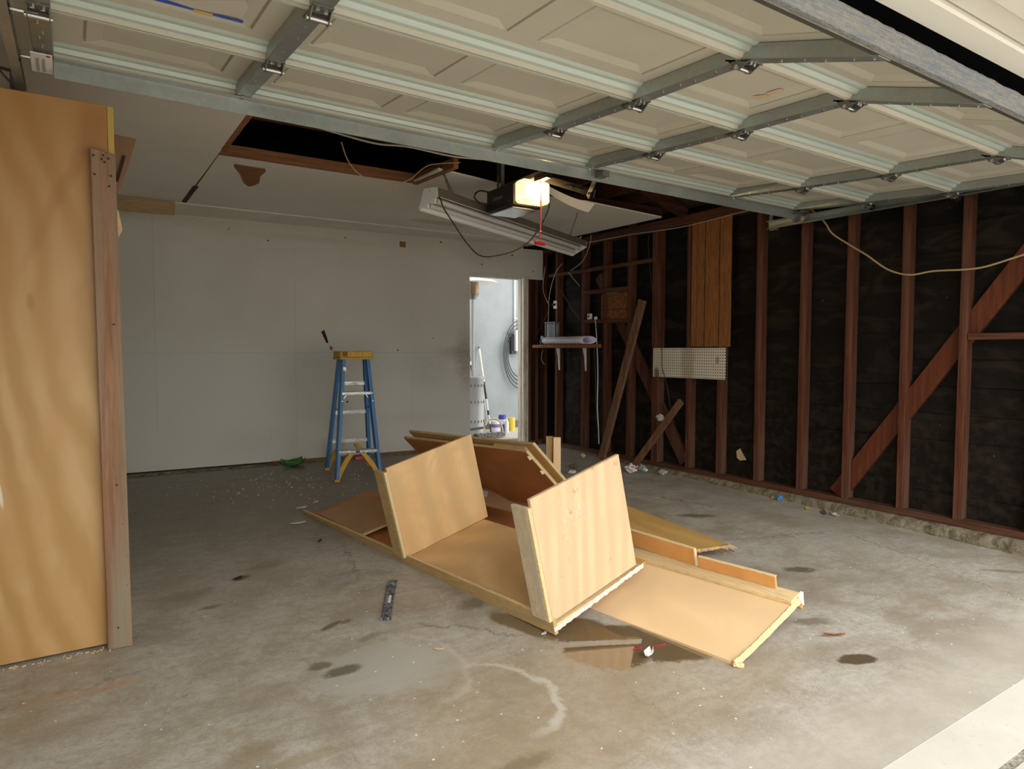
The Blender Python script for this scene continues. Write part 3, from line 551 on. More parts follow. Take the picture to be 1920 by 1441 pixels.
# long reinforcement angle on the top edge
b = MB(); a0, a1 = -.03, 4.525
b.add([dp(0, x, s_, n_) for x in (a0, a1) for s_, n_ in ((.004, .055), (.0065, .055), (.0065, .114), (.004, .114))], [(0, 1, 2, 3), (4, 7, 6, 5), (0, 4, 5, 1), (1, 5, 6, 2), (2, 6, 7, 3), (3, 7, 4, 0)])
b.add([dp(0, x, s_, n_) for x in (a0, a1) for s_, n_ in ((.004, .052), (.04, .052), (.04, .0545), (.004, .0545))], [(0, 1, 2, 3), (4, 7, 6, 5), (0, 4, 5, 1), (1, 5, 6, 2), (2, 6, 7, 3), (3, 7, 4, 0)])
ang = b.build('reinforcing_angle', M['galv'], gd)
p = dp(0, 3.93, .0020, .105); text('15,2', M['ink'], gd, 'marker_writing', p, (1, 0, TX), (0, 0, 1), .040)
tb = MB()
for j, (a, c) in enumerate(STL): tb.tube([dp(0, (a+c)/2, .02, .05), dp(0, (a+c)/2, .02, .060)], .007, 6)
tag(tb.build('bolt', M['chrome'], gd), kind='stuff')
# top corner fixtures
for x0, x1, mt in ((-.098, -.033, 'white'), (4.46, 4.53, 'galvD')):
    b = MB(); b.add([dp(0, x, s_, n_) for x in (x0, x1) for s_ in (-.045, .105) for n_ in (.0615+(.105-s_)*.16, .066+(.105-s_)*.16)], [(0, 1, 3, 2), (4, 6, 7, 5), (1, 5, 7, 3), (0, 4, 5, 1), (2, 3, 7, 6), (0, 2, 6, 4)])
    pl = b.build('corner_plate', M[mt], gd)
    if mt == 'white':
        pl['label'] = 'white slotted corner plate with a red dot'
        for dx in (.02, .038): MB().add([dp(0, x0+dx+e_, s_, .068+(.105-s_)*.16) for e_, s_ in ((-.0045, -.03), (.0045, -.03), (.0045, .075), (-.0045, .075))], [(0, 1, 2, 3)]).build('slot', M['romexw'], pl)
        c_ = dp(0, x1-.012, .100, .0675); MB().tube([c_, c_+Vector((0, 0, -.001))], .007, 10).build('red_dot', M['red'], pl)
    else:
        MB().beam(dp(0, 4.50, .03, .05), dp(0, 4.53, -.0, .125), (1, 0, 0), .05, .03).build('roller_bracket', M['galvD'], pl)
# bottom seal and retainer
b = MB(); i = 3; sp_ = [(.500, .040), (.510, .050), (.524, .044), (.532, .010), (.532, -.004), (.524, -.010), (.500, -.010)]
nn = 240; vs_ = []; R_ = []
for k in range(nn+1):
    x = XL+(XR-XL)*k/nn
    for (s_, n_) in sp_: vs_.append(dp(i, x, s_+.006*noise.noise(Vector((x*30, s_*40, n_*50))), n_))
L7 = len(sp_); b.add(vs_, [(k*L7+j, k*L7+(j+1) % L7, (k+1)*L7+(j+1) % L7, (k+1)*L7+j) for k in range(nn) for j in range(L7)]); b.build('bottom_seal', M['seal'], gd)
MB().add([dp(3, x, s_, n_) for x in (XL, XR) for s_, n_ in ((.47, -.008), (.505, -.009), (.505, .047), (.47, .047))], [(0, 1, 2, 3), (4, 7, 6, 5), (0, 4, 5, 1), (1, 5, 6, 2), (2, 6, 7, 3), (3, 7, 4, 0)]).build('bottom_retainer', M['galvD'], gd)
# stickers on the panels
def ondoor(x, y, i=1, n_=.0): o, us, un = frame(i); nn_ = Vector((un.x, un.y, un.z)); nn_ = nn_+Vector((-TX*un.z*-1, 0, 0))*0; q0 = dp(i, 0, .2, n_); q1 = dp(i, 1, .2, n_); q2 = dp(i, 0, .4, n_); return hit(x, y, q0, (q1-q0).cross(q2-q0))
def door_patch(px, m, name, n_=.0015, i=1): return MB().prism([ondoor(x, y, i, n_-.010) for x, y in px], dN*.0008).build(name, m, gd)
door_patch([(300, 0), (460, 0), (468, 18), (466, 41), (440, 30), (300, 8)], M['stickerp'], 'torn_label', .0012)
door_patch([(232, -12), (300, -4), (362, 16), (462, 40), (461, 50), (400, 38), (360, 27), (292, 8), (245, 3)], M['stickerblue'], 'blue_sticker', .003)
door_patch([(363, 17), (399, 26), (397, 35), (361, 26)], M['stickery'], 'yellow_band', .005)
door_patch([(1412, 180), (1436, 177), (1444, 181), (1420, 187)], M['tape'], 'tan_tape', .001, 2); door_patch([(1436, 174), (1462, 166), (1470, 168), (1444, 179)], M['tape'], 'tan_tape', .001, 2)
# tracks
def track(x, y0, y1, z0, z1, sgn, label):
    t = thing('door_track', label, 'door track', (x, y0, z0-.03))
    b = MB(); sec_ = [(-sgn*.018, .028), (sgn*.012, .028), (sgn*.014, 0), (sgn*.012, -.026), (-sgn*.018, -.026)]
    n_ = 12; pts = []
    for k in range(n_+1):
        u = k/n_; pts.append(Vector((x, y0+(y1-y0)*u, z0+(z1-z0)*u)))
    lo = MB(); vs_ = [p+Vector((dx, 0, dz)) for p in pts for dx, dz in sec_]; vs2 = [p+Vector((dx+(sgn*.0025), 0, dz*1.08)) for p in pts for dx, dz in sec_]
    N_ = len(pts); f_ = [(k*5+j, k*5+j+1, (k+1)*5+j+1, (k+1)*5+j) for k in range(N_-1) for j in range(4)]
    lo.add(vs_, f_); o = lo.build('track_channel', M['galv'], t); sd = o.modifiers.new('thickness', 'SOLIDIFY'); sd.thickness = .0025
    return t
tr = track(4.59, 3.36, 1.15, 2.124, 2.124, 1, 'galvanised door track running in front of the dark stud wall at right')
p = Vector((4.575, 3.32, 2.15)); MB().beam(p, (4.575, 3.32, 2.36), (1, 0, 0), .004, .03).build('hanger_strap', M['galvD'], tr)
MB().beam((4.60, 3.28, 2.09), (4.60, 3.34, 2.09), (1, 0, 0), .03, .018).build('stop_bolt', M['galvD'], tr)
tl = track(-.145, 3.45, 1.15, 2.19, 2.08, -1, 'galvanised door track at the top left above the plywood closet')
MB().beam((-.17, 3.43, 2.19), (-.165, 3.43, 2.38), (1, 0, 0), .03, .004).build('hanger_strap', M['galvD'], tl)
MB().beam((-.30, 3.41, 2.375), (-.16, 3.42, 2.20), (0, 1, 0), .03, .004).build('hanger_strap', M['galvD'], tl)
MB().beam((-.40, 3.40, 2.30), (-.15, 3.42, 2.27), (0, 1, 0), .03, .004).build('hanger_strap', M['galvD'], tl)

# ================================================================== OPENER
op = thing('garage_door_opener', 'black garage door opener with glowing amber lamp lens under the ceiling', 'opener', (2.63, 3.98, 2.12))
OX0, OX1, OY0, OY1, OZ0, OZ1 = 2.505, 2.75, 3.83, 4.17, 2.125, 2.28
MB().box(OX0, OX1, OY0, OY1, OZ0, OZ1).build('housing', M['black'], op, .008)
MB().box(OX0+.012, OX1-.012, OY0+.02, OY1-.02, OZ0-.012, OZ0-.0005).build('bottom_pan', M['chrome'], op, .004)
b = MB(); x0, x1, y0, y1, z0, z1 = OX0+.012, OX1-.01, OY0-.115, OY0-.004, OZ0+.012, OZ1+.005
b.box(x0, x1, y0, y1, z0, z1); le = b.build('lamp_lens', M['lens'], op, .016); le.data.materials[0] = M['lens']
ld = bpy.data.lights.new('opener_bulb', 'POINT'); ld.energy = 5; ld.color = (1, .66, .33); ld.shadow_soft_size = .03; lo_ = bpy.data.objects.new('opener_bulb', ld); col.objects.link(lo_); lo_.location = (2.66, OY0-.15, 2.22); lo_.parent = op; lo_.location = Vector((2.66, OY0-.15, 2.22))-W[op.name]
bpy_b = bmesh.new(); bmesh.ops.create_uvsphere(bpy_b, u_segments=12, v_segments=8, radius=.028); 
vv_ = [Vector(v.co)+Vector((2.665, OY0-.060, 2.20)) for v in bpy_b.verts]; ff_ = [tuple(x.index for x in f.verts) for f in bpy_b.faces]
MB().add(vv_, ff_).build('bulb', M['bulb'], le)
text('LiftMaster', M['romexw'], op, 'lettering', (OX0-.001, OY1-.09, 2.195), (0, -1, 0), (0, 0, 1), .022)
text('4', M['romexw'], op, 'lettering', (OX0-.001, OY0+.05, 2.155), (0, -1, 0), (0, 0, 1), .018)
MB().beam((2.63, OY1-.05, 2.315), (2.63, 1.05, 2.335), (1, 0, 0), .032, .03).build('rail', M['galv'], op)
MB().beam((2.63, 3.85, 2.297), (2.63, 4.12, 2.297), (1, 0, 0), .05, .03).build('sprocket_cover', M['black'], op)
MB().beam((2.615, 4.13, 2.28), (2.615, 4.13, 2.52), (1, 0, 0), .03, .004).build('hanger_strap', M['galv'], op)
MB().beam((2.56, 4.10, 2.28), (2.56, 4.10, 2.52), (0, 1, 0), .03, .004).build('hanger_strap', M['galvD'], op)
trl = MB().beam((2.63, 3.72, 2.29), (2.63, 3.58, 2.29), (1, 0, 0), .05, .04).build('trolley', M['black'], op)
MB().beam((2.655, 3.66, 2.285), (2.64, 3.14, 2.085), (1, 0, 0), .006, .045).build('door_arm', M['black'], op)
MB().beam((2.64, 3.20, 2.075), (2.60, 3.06, 2.18), (1, 0, 0), .008, .035).build('door_arm', M['black'], op)
MB().box(2.575, 2.625, 2.99, 3.075, 2.150, 2.185).build('door_bracket', M['galvD'], op)
bb = MB(); [bb.tube([(2.66, y, z_), (2.62, y, z_)], .008, 6) for y, z_ in ((3.40, 2.185), (3.32, 2.155), (3.17, 2.09), (3.05, 2.165))]; tag(bb.build('bolt', M['chrome'], op), kind='stuff')
MB().tube(smoothpath([(2.515, 4.14, 2.27), (2.44, 4.16, 2.275), (2.40, 4.16, 2.23), (2.44, 4.15, 2.19), (2.505, 4.13, 2.185)]), .006, 6).build('power_cord', M['cord'], op)
cx_, cy_ = 2.63, 3.68
b = MB(); b.tube([(cx_, cy_, 2.27), (cx_+.001, cy_, 2.05), (cx_-.003, cy_, 1.93), (cx_, cy_, 1.875)], .0028, 5); b.tube([(cx_+.006, cy_, 2.27), (cx_+.006, cy_, 2.0), (cx_, cy_, 1.935)], .0028, 5)
for dz in (1.935, 1.91): b.tube([(cx_-.008, cy_, dz), (cx_+.008, cy_, dz+.006)], .0055, 6)
rc = b.build('release_cord', M['pink'], op)
MB().beam((cx_-.045, cy_, 1.862), (cx_+.045, cy_+.01, 1.862), (0, 0, 1), .024, .018).build('release_handle', M['red'], op, .004)

# ================================================================== FLUORESCENT FIXTURE
A, B_ = Vector((1.985, 4.02, 2.115)), Vector((4.10, 5.08, 2.10)); ax = (B_-A).normalized(); sd_ = Vector((0, 0, 1)).cross(ax).normalized()   # sd_ towards back wall
fx = thing('fluorescent_fixture', 'long white two-tube shop light hanging on chains, one end lower', 'ceiling light', (A+B_)/2+Vector((0, 0, 0)))
def fp(t, s_, z_): return A+(B_-A)*t+sd_*s_+Vector((0, 0, z_))
prof = [(-.062, .030), (-.058, .036), (-.03, .052), (.045, .046), (.088, -.030), (.082, -.044)]
b = MB(); vs_ = [fp(t, s_, z_) for t in (0, 1) for s_, z_ in prof]; b.add(vs_, [(k, k+1, k+7, k+6) for k in range(5)]); o = b.build('reflector', M['white'], fx); sm = o.modifiers.new('thickness', 'SOLIDIFY'); sm.thickness = .003
b = MB(); b.prism([fp(0, s_, z_) for s_, z_ in ((-.066, .034), (.040, .056), (.040, .100), (-.060, .092))], B_-A); b.build('ballast_cover', flat('fixture_top_tan', (.13, .105, .075), .6), fx, .003)
for t in (0, 1):
    b = MB(); b.prism([fp(t, s_, z_) for s_, z_ in ((-.066, .030), (.085, -.044), (.090, -.030), (.045, .095), (-.060, .092))], ax*(.005 if t else -.005)); b.build('end_plate', M['white'], fx)
for s_, zt_ in ((-.012, .018), (.046, -.006)):
    MB().tube([fp(.02, s_, zt_), fp(.98, s_, zt_)], .018, 12).build('tube', M['tube'], fx)
    for t in (.010, .986): MB().beam(fp(t-.004, s_, zt_), fp(t+.004, s_, zt_), (0, 0, 1), .045, .03).build('lamp_holder', M['white'], fx)
def chain(p, q, n):
    b = MB(); d = (q-p)/n
    for k in range(n):
        c0 = p+d*k; c1 = p+d*(k+1.25); u_ = Vector((1, 0, 0)) if k % 2 else Vector((0, 1, 0)); wd = .006
        b.tube([c0+u_*wd, c0+u_*wd+d*.3, c1+u_*wd, c1-u_*wd, c0-u_*wd, c0+u_*wd], .0016, 4, False)
    return b.build('hanging_chain', M['galvD'], fx)
chain(Vector((2.18, 4.22, 2.385)), fp(.09, -.03, .105), 10); chain(Vector((2.20, 4.24, 2.385)), fp(.11, .02, .105), 10)
chain(Vector((3.80, 4.74, 2.385)), fp(.90, 0, .105), 11)
for s_ in (-.02, .02): MB().beam(fp(.97, s_, .1), fp(.99, s_, .13), (0, 0, 1), .004, .02).build('hanger_clip', M['chrome'], fx)
# cords
def cord(pts, r, m, label, cat='cable', name='cable', n=8, group=None):
    o = MB().tube(smoothpath(pts, n), r, 6).build(name, m); return tag(o, label, cat, group)
cord([(2.80, 3.86, 2.335), ony(1030, 385, 3.87), ony(1005, 437, 3.9), ony(978, 463, 3.93), ony(945, 476, 3.96), ony(903, 480, 3.98), ony(875, 455, 3.98), ony(848, 415, 3.97), ony(832, 390, 3.96), ony(825, 372, 3.96), ony(815, 363, 4.0), A+Vector((-.004, 0, .075))], .0048, M['cord'], 'black power cord looping below the shop light from its left end', 'power cord', 'power_cord')
cord([ony(640, 266, 4.05), ony(652, 300, 4.08), ony(672, 325, 4.1), ony(705, 342, 4.15), ony(740, 346, 4.15), ony(770, 335, 4.15), ony(790, 318, 4.15), ony(812, 308, 4.12), (2.2, 4.0, 2.40)], .004, M['romex'], 'thin tan cable drooping in a loop below the ceiling opening')
cord([(.9, 3.84, 2.44), ony(600, 240, 3.84), ony(700, 268, 3.84), ony(765, 275, 3.83), ony(850, 293, 3.84), ony(930, 300, 3.84)], .006, M['romexw'], 'grey cable running along the beam beside the ceiling opening')
cord([(4.70, 3.1, 2.25), onx(1545, 415, 4.66), onx(1560, 437, 4.66), onx(1590, 457, 4.66), onx(1625, 478, 4.66), onx(1665, 505, 4.67), onx(1705, 515, 4.67), onx(1750, 508, 4.67), onx(1810, 505, 4.67), onx(1850, 499, 4.67), onx(1920, 477, 4.67), onx(1990, 455, 4.67)], .0062, M['romex'], 'yellowed cable drooping across the dark stud wall at right')
cord([onx(1100, 455, 4.66), onx(1180, 440, 4.68), onx(1280, 425, 4.69), onx(1384, 399, 4.70), onx(1420, 392, 4.70)], .004, M['romexw'], 'thin cable strung along the top of the stud wall beside the siding panel')

# ================================================================== CLOSET at left
cl = thing('plywood_closet', 'tall golden plywood closet side at the left edge of the garage', 'closet', (-.15, 3.2, fz(3.1)))
yp = 3.085
MB().box(-.44, .135, yp, yp+.018, fz(yp)+.012, 2.098).build('front_panel', M['closet'], cl, .002)
MB().box(.1365, .158, yp+.0005, yp+.02, 1.86, 2.095).build('edge_strip', flat('edge_yellow', (.50, .34, .075), .6), cl, .001)
MB().box(-.44, .10, yp+.02, 4.4, 2.02, 2.04).build('shelf', M['plyB'], cl)
MB().box(.085, .103, yp+.019, 3.6, fz(3.2), 2.02).build('side_panel', M['plyB'], cl)
b = MB(); x0, x1 = .078, .166; b.prism([(.083, 3.045, fz(3.045)+.001), (.168, 3.04, fz(3.04)+.001), (.158, 3.05, 1.905), (.075, 3.05, 1.92)], (0, .036, 0)); ps = b.build('weathered_post', M['post'], cl, .003); ps['label'] = 'weathered grey and pink wooden stud screwed over the edge'
nb = MB(); [nb.tube([(x, 3.0405, z_), (x, 3.0465, z_)], .0035, 6) for x, z_ in ((.086, 1.89), (.113, 1.88), (.118, 1.895), (.122, 1.87), (.135, 1.885), (.088, 1.82), (.142, 1.82), (.135, 1.78), (.136, 1.25), (.13, .62), (.12, .05))]; tag(nb.build('screw', M['groove'], ps), kind='stuff')
# brown door-like board with a dark handle slot behind the closet top
b = MB(); b.prism([ony(216, 252, 3.45), ony(256, 260, 3.45), ony(240, 312, 3.45), ony(222, 362, 3.45), ony(200, 362, 3.45), ony(196, 256, 3.45)], (0, .016, 0)); bd = b.build('brown_board', flat('board_brown', (.25, .13, .065), .6, 0, .15), cl)
MB().beam(ony(233, 292, 3.445), ony(219, 340, 3.445), (0, 1, 0), .008, .012).build('slot', M['groove'], bd)
b = MB(); b.prism([ony(222, 394, 3.4), ony(230, 431, 3.4), ony(222, 445, 3.4), ony(200, 440, 3.4), ony(200, 392, 3.4)], (0, .012, 0)); b.build('wood_scrap', M['edge'], cl)
bb = MB()
for k in range(60):
    x = random.uniform(-.25, .16); p = Vector((x, yp-.012-abs(random.gauss(0, .015)), 0)); p.z = fz(p.y)+.001; d = Vector((random.uniform(-1, 1), random.uniform(-.4, .4), .1)).normalized()*random.uniform(.004, .012); bb.tube([p, p+d], .0015, 4)
o = bb.build('sawdust', M['raw']); o['kind'] = 'stuff'; tag(o, 'wood crumbs along the foot of the plywood closet', 'debris')

# ================================================================== STEPLADDER
ld_ = thing('stepladder', 'small blue fibreglass stepladder with yellow top and feet', 'stepladder', (2.1, 5.9, fz(5.9)))
FF = [onf(629, 903), onf(714.5, 898)]; FR = [onf(611, 880.5), onf(695, 875)]
TF = [onz(645, 671, 1.075), onz(689, 671, 1.075)]
TF = [ony(641, 672, 5.84), ony(690, 672, 5.82)]; TB_ = [ony(634, 670, 5.93), ony(686, 670, 5.93)]
up = Vector((0, 0, 1))
def rail(a, c, inward, name='rail', m='blue', w_=.026, d_=.062):
    a, c = Vector(a), Vector(c); dr = (c-a).normalized(); side = Vector((1, 0, 0)); fr = dr.cross(side).normalized()
    b = MB(); b.beam(a, c, side, .006, d_)
    for k in (-1, 1): b.beam(a+fr*k*(d_/2-.003)+side*inward*w_/2, c+fr*k*(d_/2-.003)+side*inward*w_/2, side, w_, .006)
    return b.build(name, M[m], ld_)
rails = []
for k in (0, 1): inw = 1 if k == 0 else -1; rail(FF[k]+up*.012, TF[k], inw); rail(FR[k]+up*.012, TB_[k], inw, d_=.045)
def lerp(a, c, t): return Vector(a).lerp(Vector(c), t)
def atz(a, c, z_): t = (z_-a.z)/(c.z-a.z); return lerp(a, c, t)
for zz_ in (onz and (.264, .767)):
    a, c = atz(FF[0], TF[0], zz_), atz(FF[1], TF[1], zz_); a.x += .012; c.x -= .012
    b = MB(); b.beam(a, c, up, .028, .075); b.build('step', M['alu'], ld_, .003)
    if zz_ > .5:
        for e_, f_ in ((a, 1), (c, -1)): MB().beam(e_+Vector((f_*.045, 0, -.014)), e_+Vector((f_*.004, 0, -.065)), (0, 1, 0), .012, .005).build('step_brace', M['chrome'], ld_)
for zz_ in (.300, .575, .845):
    a, c = atz(FR[0], TB_[0], zz_), atz(FR[1], TB_[1], zz_); MB().beam(a, c, up, .032, .02).build('crossbar', M['alu'], ld_)
for k in (0, 1): MB().beam(atz(FF[k], TF[k], .62), atz(FR[k], TB_[k], .62), up, .016, .004).build('spreader', M['galvD'], ld_)
# moulded yellow cap
cc = (TF[0]+TF[1]+TB_[0]+TB_[1])/4; x0, x1 = TF[0].x-.035, TF[1].x+.03
b = MB(); b.box(x0, x1, 5.78, 5.97, 1.082, 1.142); cp = b.build('top_cap', M['yellow'], ld_, .008)
for xa in (x0+.10, x1-.09): MB().box(xa-.006, xa+.006, 5.774, 5.783, 1.084, 1.14).build('rib', M['yellow'], cp)
b = MB(); b.box(x0+.02, x0+.065, 5.772, 5.779, 1.095, 1.135); b.build('worn_label', M['brownp'], cp)
MB().box(x0-.003, x1+.003, 5.775, 5.975, 1.066, 1.083).build('lip', M['yellow'], cp, .003)
# yellow foot gussets
def gusset(foot, top, inw, y_in):
    pts = []; n_ = 10; x_in = foot.x+inw*.145
    topz = foot.z+.235
    out_, in_ = [], []
    for k in range(n_+1):
        t = k/n_; a = t*math.pi/2
        out_.append(Vector((foot.x+inw*(.006+.128*t**1.45), foot.y+(y_in-foot.y)*t*.3, foot.z+.01+.235*(1.22*t-.22*t*t))))
        in_.append(Vector((foot.x+inw*(.034+.136*t**1.3), foot.y+(y_in-foot.y)*t*.3, foot.z+.01+.225*(.93*t+.07*t*t))))
    b = MB(); vs_ = out_+in_; n1 = n_+1; q_ = Vector((0, .018, 0))
    V = [v-q_ for v in vs_]+[v+q_ for v in vs_]; f_ = []
    for k in range(n_):
        f_ += [(k, k+1, n1+k+1, n1+k), (2*n1+k, 3*n1+k, 3*n1+k+1, 2*n1+k+1), (k, 2*n1+k, 2*n1+k+1, k+1), (n1+k, n1+k+1, 3*n1+k+1, 3*n1+k)]
    b.add(V, f_); b.build('foot_brace', M['yellow'], ld_)
    MB().box(foot.x-.018, foot.x+.018+inw*.012, foot.y-.034, foot.y+.034, foot.z+.0005, foot.z+.02).build('foot', M['yellow'], ld_, .003)
for k in (0, 1):
    inw = 1 if k == 0 else -1; gusset(FF[k], TF[k], inw, 5.7); gusset(FR[k], TB_[k], inw, 6.1)
a = atz(FF[0], TF[0], 1.0); MB().box(a.x+.004, a.x+.030, a.y-.037, a.y-.033, .955, 1.0).build('label_patch', M['alu'], ld_)
a = (atz(FF[0], TF[0], .264)+atz(FF[1], TF[1], .264))/2; MB().box(a.x-.03, a.x+.06, a.y-.040, a.y-.0385, .254, .274).build('label_patch', M['canblue'], ld_)
bt = MB()
for k in (0, 1):
    for zz_ in (.264, .767, .70): a = atz(FF[k], TF[k], zz_); bt.tube([a+Vector((.012*(1-2*k), -.032, 0)), a+Vector((.012*(1-2*k), -.038, 0))], .005, 6)
tag(bt.build('rivet', M['chrome'], ld_), kind='stuff')

# ================================================================== BROKEN CABINET (lying on its back, rear edge raised on other boards)
O = Vector((1.643, 2.218, .02)); Mx = Matrix(((.965, -.121, -.234), (.119, .993, -.023), (.235, -.006, .972)))
def cp_(x, y, z_): return O+Mx@Vector((x, y, z_))
LX, LY, LZ = [Mx.col[i].copy() for i in range(3)]
cb = thing('broken_cabinet', 'pale plywood cabinet shell lying on its back with two upright dividers', 'cabinet', (1.9, 3.4, -.04))
def lb(x0, x1, y0, y1, z0, z1, name, m, bev=.0015, par=None): 
    b = MB(); b.prism([cp_(x0, y0, z0), cp_(x1, y0, z0), cp_(x1, y1, z0), cp_(x0, y1, z0)], LZ*(z1-z0)); return b.build(name, m, par or cb, bev)
lb(.0205, .55, .022, 1.155, -.022, -.004, 'back_panel', M['plyB'])
lb(.0205, .50, 1.20, 2.50, -.040, -.022, 'back_panel', M['plyD'])
lb(0, .020, -.012, 2.553, -.066, .010, 'front_rail', M['rim'], .002)
lb(-.0006, .012, .0, 2.55, .0101, .0135, 'rail_edge', M['edge'], 0)
# right divider
def divider(y, w0, h, m, name): return lb(.002, w0, y-.011, y+.007, -.003, h, name, m)
dr = divider(0.0, .555, .545, M['plyR'], 'divider')
lb(-.0165, .0015, .008, .098, -.0, .512, 'face_stile', M['strip'])
lb(-.0168, .0015, -.0105, .0075, .0, .512, 'stile_edge', M['edge'])
lb(.02, .595, -.012, .020, -.038, -.0222, 'bottom_cleat', M['edge'], .002)
nz = MB()
def P(u, v):
    p_ = cp_(.0+.60*u, -.0125-.007*abs(noise.noise(Vector((u*26, v*3, 2)))), -.052+.022*v+.006*noise.noise(Vector((u*28, v*6, 0)))+.016*u); return p_
nz.grid(P, 60, 3); o = nz.build('crumbled_edge', M['chalk'], cb); o.modifiers.new('thickness', 'SOLIDIFY').thickness = .003
# scrape marks on the right divider
sc2 = MB()
for k in range(46):
    x = random.gauss(.24, .05); z_ = random.gauss(.38, .05); a = random.uniform(1.2, 1.9); l = random.uniform(.006, .03); wd = .0014
    d = (LX*math.cos(a)+LZ*math.sin(a)); q_ = cp_(x, -.0113, z_); e_ = d.cross(LY).normalized()*wd
    sc2.add([q_-e_, q_+e_, q_+e_*.4+d*l, q_-e_*.4+d*l], [(0, 1, 2, 3)])
tag(sc2.build('scrape_marks', M['chalk'], cb), kind='stuff')
# left divider
lb(.002, .585, 1.152, 1.170, -.003, .520, 'divider', M['ply'])
lb(-.0165, .0015, 1.172, 1.262, -.0, .500, 'face_stile', M['rim'])
lb(-.0168, .0015, 1.151, 1.1715, .0, .500, 'stile_edge', M['edge'])
# loose brown sheet in the left bay
def onl(x, y, zl): return hit(x, y, cp_(0, 0, zl), LZ)
zb = .018
p1, p2, p3 = onl(596, 964, .0), onl(676, 1003, .004), onl(735, 978, .03)
p4 = onl(722, 908, .07); p4 = p1+(p3-p2)
b = MB(); b.prism([p1, p2, p3+ (p3-p2)*.6, p4+(p3-p2)*.6], (0, 0, .008)); o = b.build('loose_sheet', M['plyBr'], cb, .001)
b = MB(); b.prism([p2, p3+(p3-p2)*.6, p3+(p3-p2)*.6+Vector((0, 0, -.012)), p2+Vector((0, 0, -.012))], (p1-p2).normalized()*.012); b.build('sheet_edge', M['edge'], cb)

# second cabinet panel at the right, rear edge raised
P0 = onz(1377, 1241, -.045); P1 = onz(1497, 1119, .075); P3 = onz(1097, 1137, -.045)
ex = (P1-P0); exn = ex.normalized(); ey = (P3-P0); eyn = (ey-exn*ey.dot(exn)).normalized(); en = exn.cross(eyn); wdt = ex.length
pa = thing('cabinet_side_panel', 'wide smooth tan plywood panel at the right end of the pile with battens', 'panel', (P0+P1)/2-Vector((0, 0, .0)))
def pp(x, y, z_): return P0+exn*x+eyn*y+en*z_
def pb(x0, x1, y0, y1, z0, z1, name, m, bev=.0015, par=None): return MB().prism([pp(x0, y0, z0), pp(x1, y0, z0), pp(x1, y1, z0), pp(x0, y1, z0)], en*(z1-z0)).build(name, m, par or pa, bev)
if en.z < 0: en = -en
pb(0, wdt, 0, 1.25, -.018, 0, 'panel', M['plyT'])
pb(0, .012, .0, 1.25, -.024, -.0185, 'front_edge', M['rim'])
pb(wdt-.075, wdt+.01, -.004, 1.25, .0005, .019, 'batten', M['edge'])
pb(wdt-.012, wdt+.004, .095, .485, .0195, .075, 'fin_board', M['plyO'])
pb(wdt-.014, wdt+.006, .093, .485, .0755, .0785, 'fin_edge', M['edge'])
b = MB(); b.grid(lambda u, v: pp(-.01+(wdt+.0)*u, -.002-.009*v+.004*noise.noise(Vector((u*20, v, 0))), .003-.024*v+.012*(1-u)**6), 30, 2); o = b.build('torn_edge', M['edge'], pa); o.modifiers.new('thickness', 'SOLIDIFY').thickness = .004
MB().prism([pp(wdt-.02, -.012, .016), pp(wdt+.02, -.014, .02), pp(wdt+.022, -.012, -.045), pp(wdt+.008, -.012, -.040), pp(wdt-.005, -.012, -.015)], eyn*.012).build('white_bracket', M['white'], pa)
MB().beam(pp(wdt-.01, .0, -.03), pp(wdt+.0, .0, -.045), eyn, .03, .02).build('wood_chip', M['plyO'], pa)
MB().beam(pp(.0, .015, -.006), pp(.03, -.01, -.02), eyn, .05, .016).build('wood_chip', M['edge'], pa)
# orange board on edge, nearer the divider
def onpan(x, y, z_): return hit(x, y, pp(0, 0, z_), en)
a_, c_ = onpan(1304, 1061, .0195), onpan(1172, 1018, .0195); HP = .088
q1 = a_+en*HP; q2 = c_+en*HP; dirv = (q2-q1).normalized(); dn = -en
t_ = thing('orange_plank', 'orange plywood plank standing on edge behind the right divider', 'plank', (q1+q2)/2-Vector((0, 0, .1)))
thk = dirv.cross(dn).normalized()*.018
thk = thk if thk.x > 0 else -thk
L_ = (q2-q1)*1.0+dirv*.45
MB().prism([q1, q1+L_, q1+L_+dn*HP, q1+dn*HP], thk).build('plank', M['plyO'], t_, .001)
MB().prism([q1-thk*.02-dn*.003, q1+L_-thk*.02-dn*.003, q1+L_-thk*.02-dn*.0002, q1-thk*.02-dn*.0002], thk*1.04).build('top_edge', M['edge'], t_)
MB().prism([q1-dirv*.002, q1-dirv*.002+thk, q1-dirv*.002+thk+dn*HP, q1-dirv*.002+dn*HP], dirv*.0018).build('end_edge', M['edge'], t_)
# golden board with splintered end, flat near the floor
z1 = .05
c1, c2, c3 = onz(1369, 1021, .02), onz(1336, 1040, .02), onz(1150, 937, .06)
dd = (c3-c1); c4 = c2+dd
t_ = thing('splintered_board', 'golden plywood board with a splintered broken end', 'board', (c1+c3)/2-Vector((0, 0, .05)))
far_ = 1.35
per = Vector((c2.x-c1.x, c2.y-c1.y, 0)); per = (per-dd*per.dot(dd)/dd.dot(dd)); pern = per.normalized(); W_ = .34
MB().prism([c1, c1+dd*far_, c1+dd*far_+pern*W_, c1+pern*W_+dd.normalized()*.02], (0, 0, -.018)).build('board', M['plyY'], t_, .001)
sp_ = MB(); dnn = dd.normalized()
for k in range(16):
    t = k/15; s0 = c1+pern*(W_*t)+dnn*.02; l = random.uniform(.01, .05)+(.03 if t < .2 else 0); sp_.prism([s0-pern*.012, s0+pern*.012, s0+pern*.003-dnn*l], (0, 0, -random.uniform(.006, .014)))
sp_.build('splinters', M['raw'], t_)
sp_ = MB()
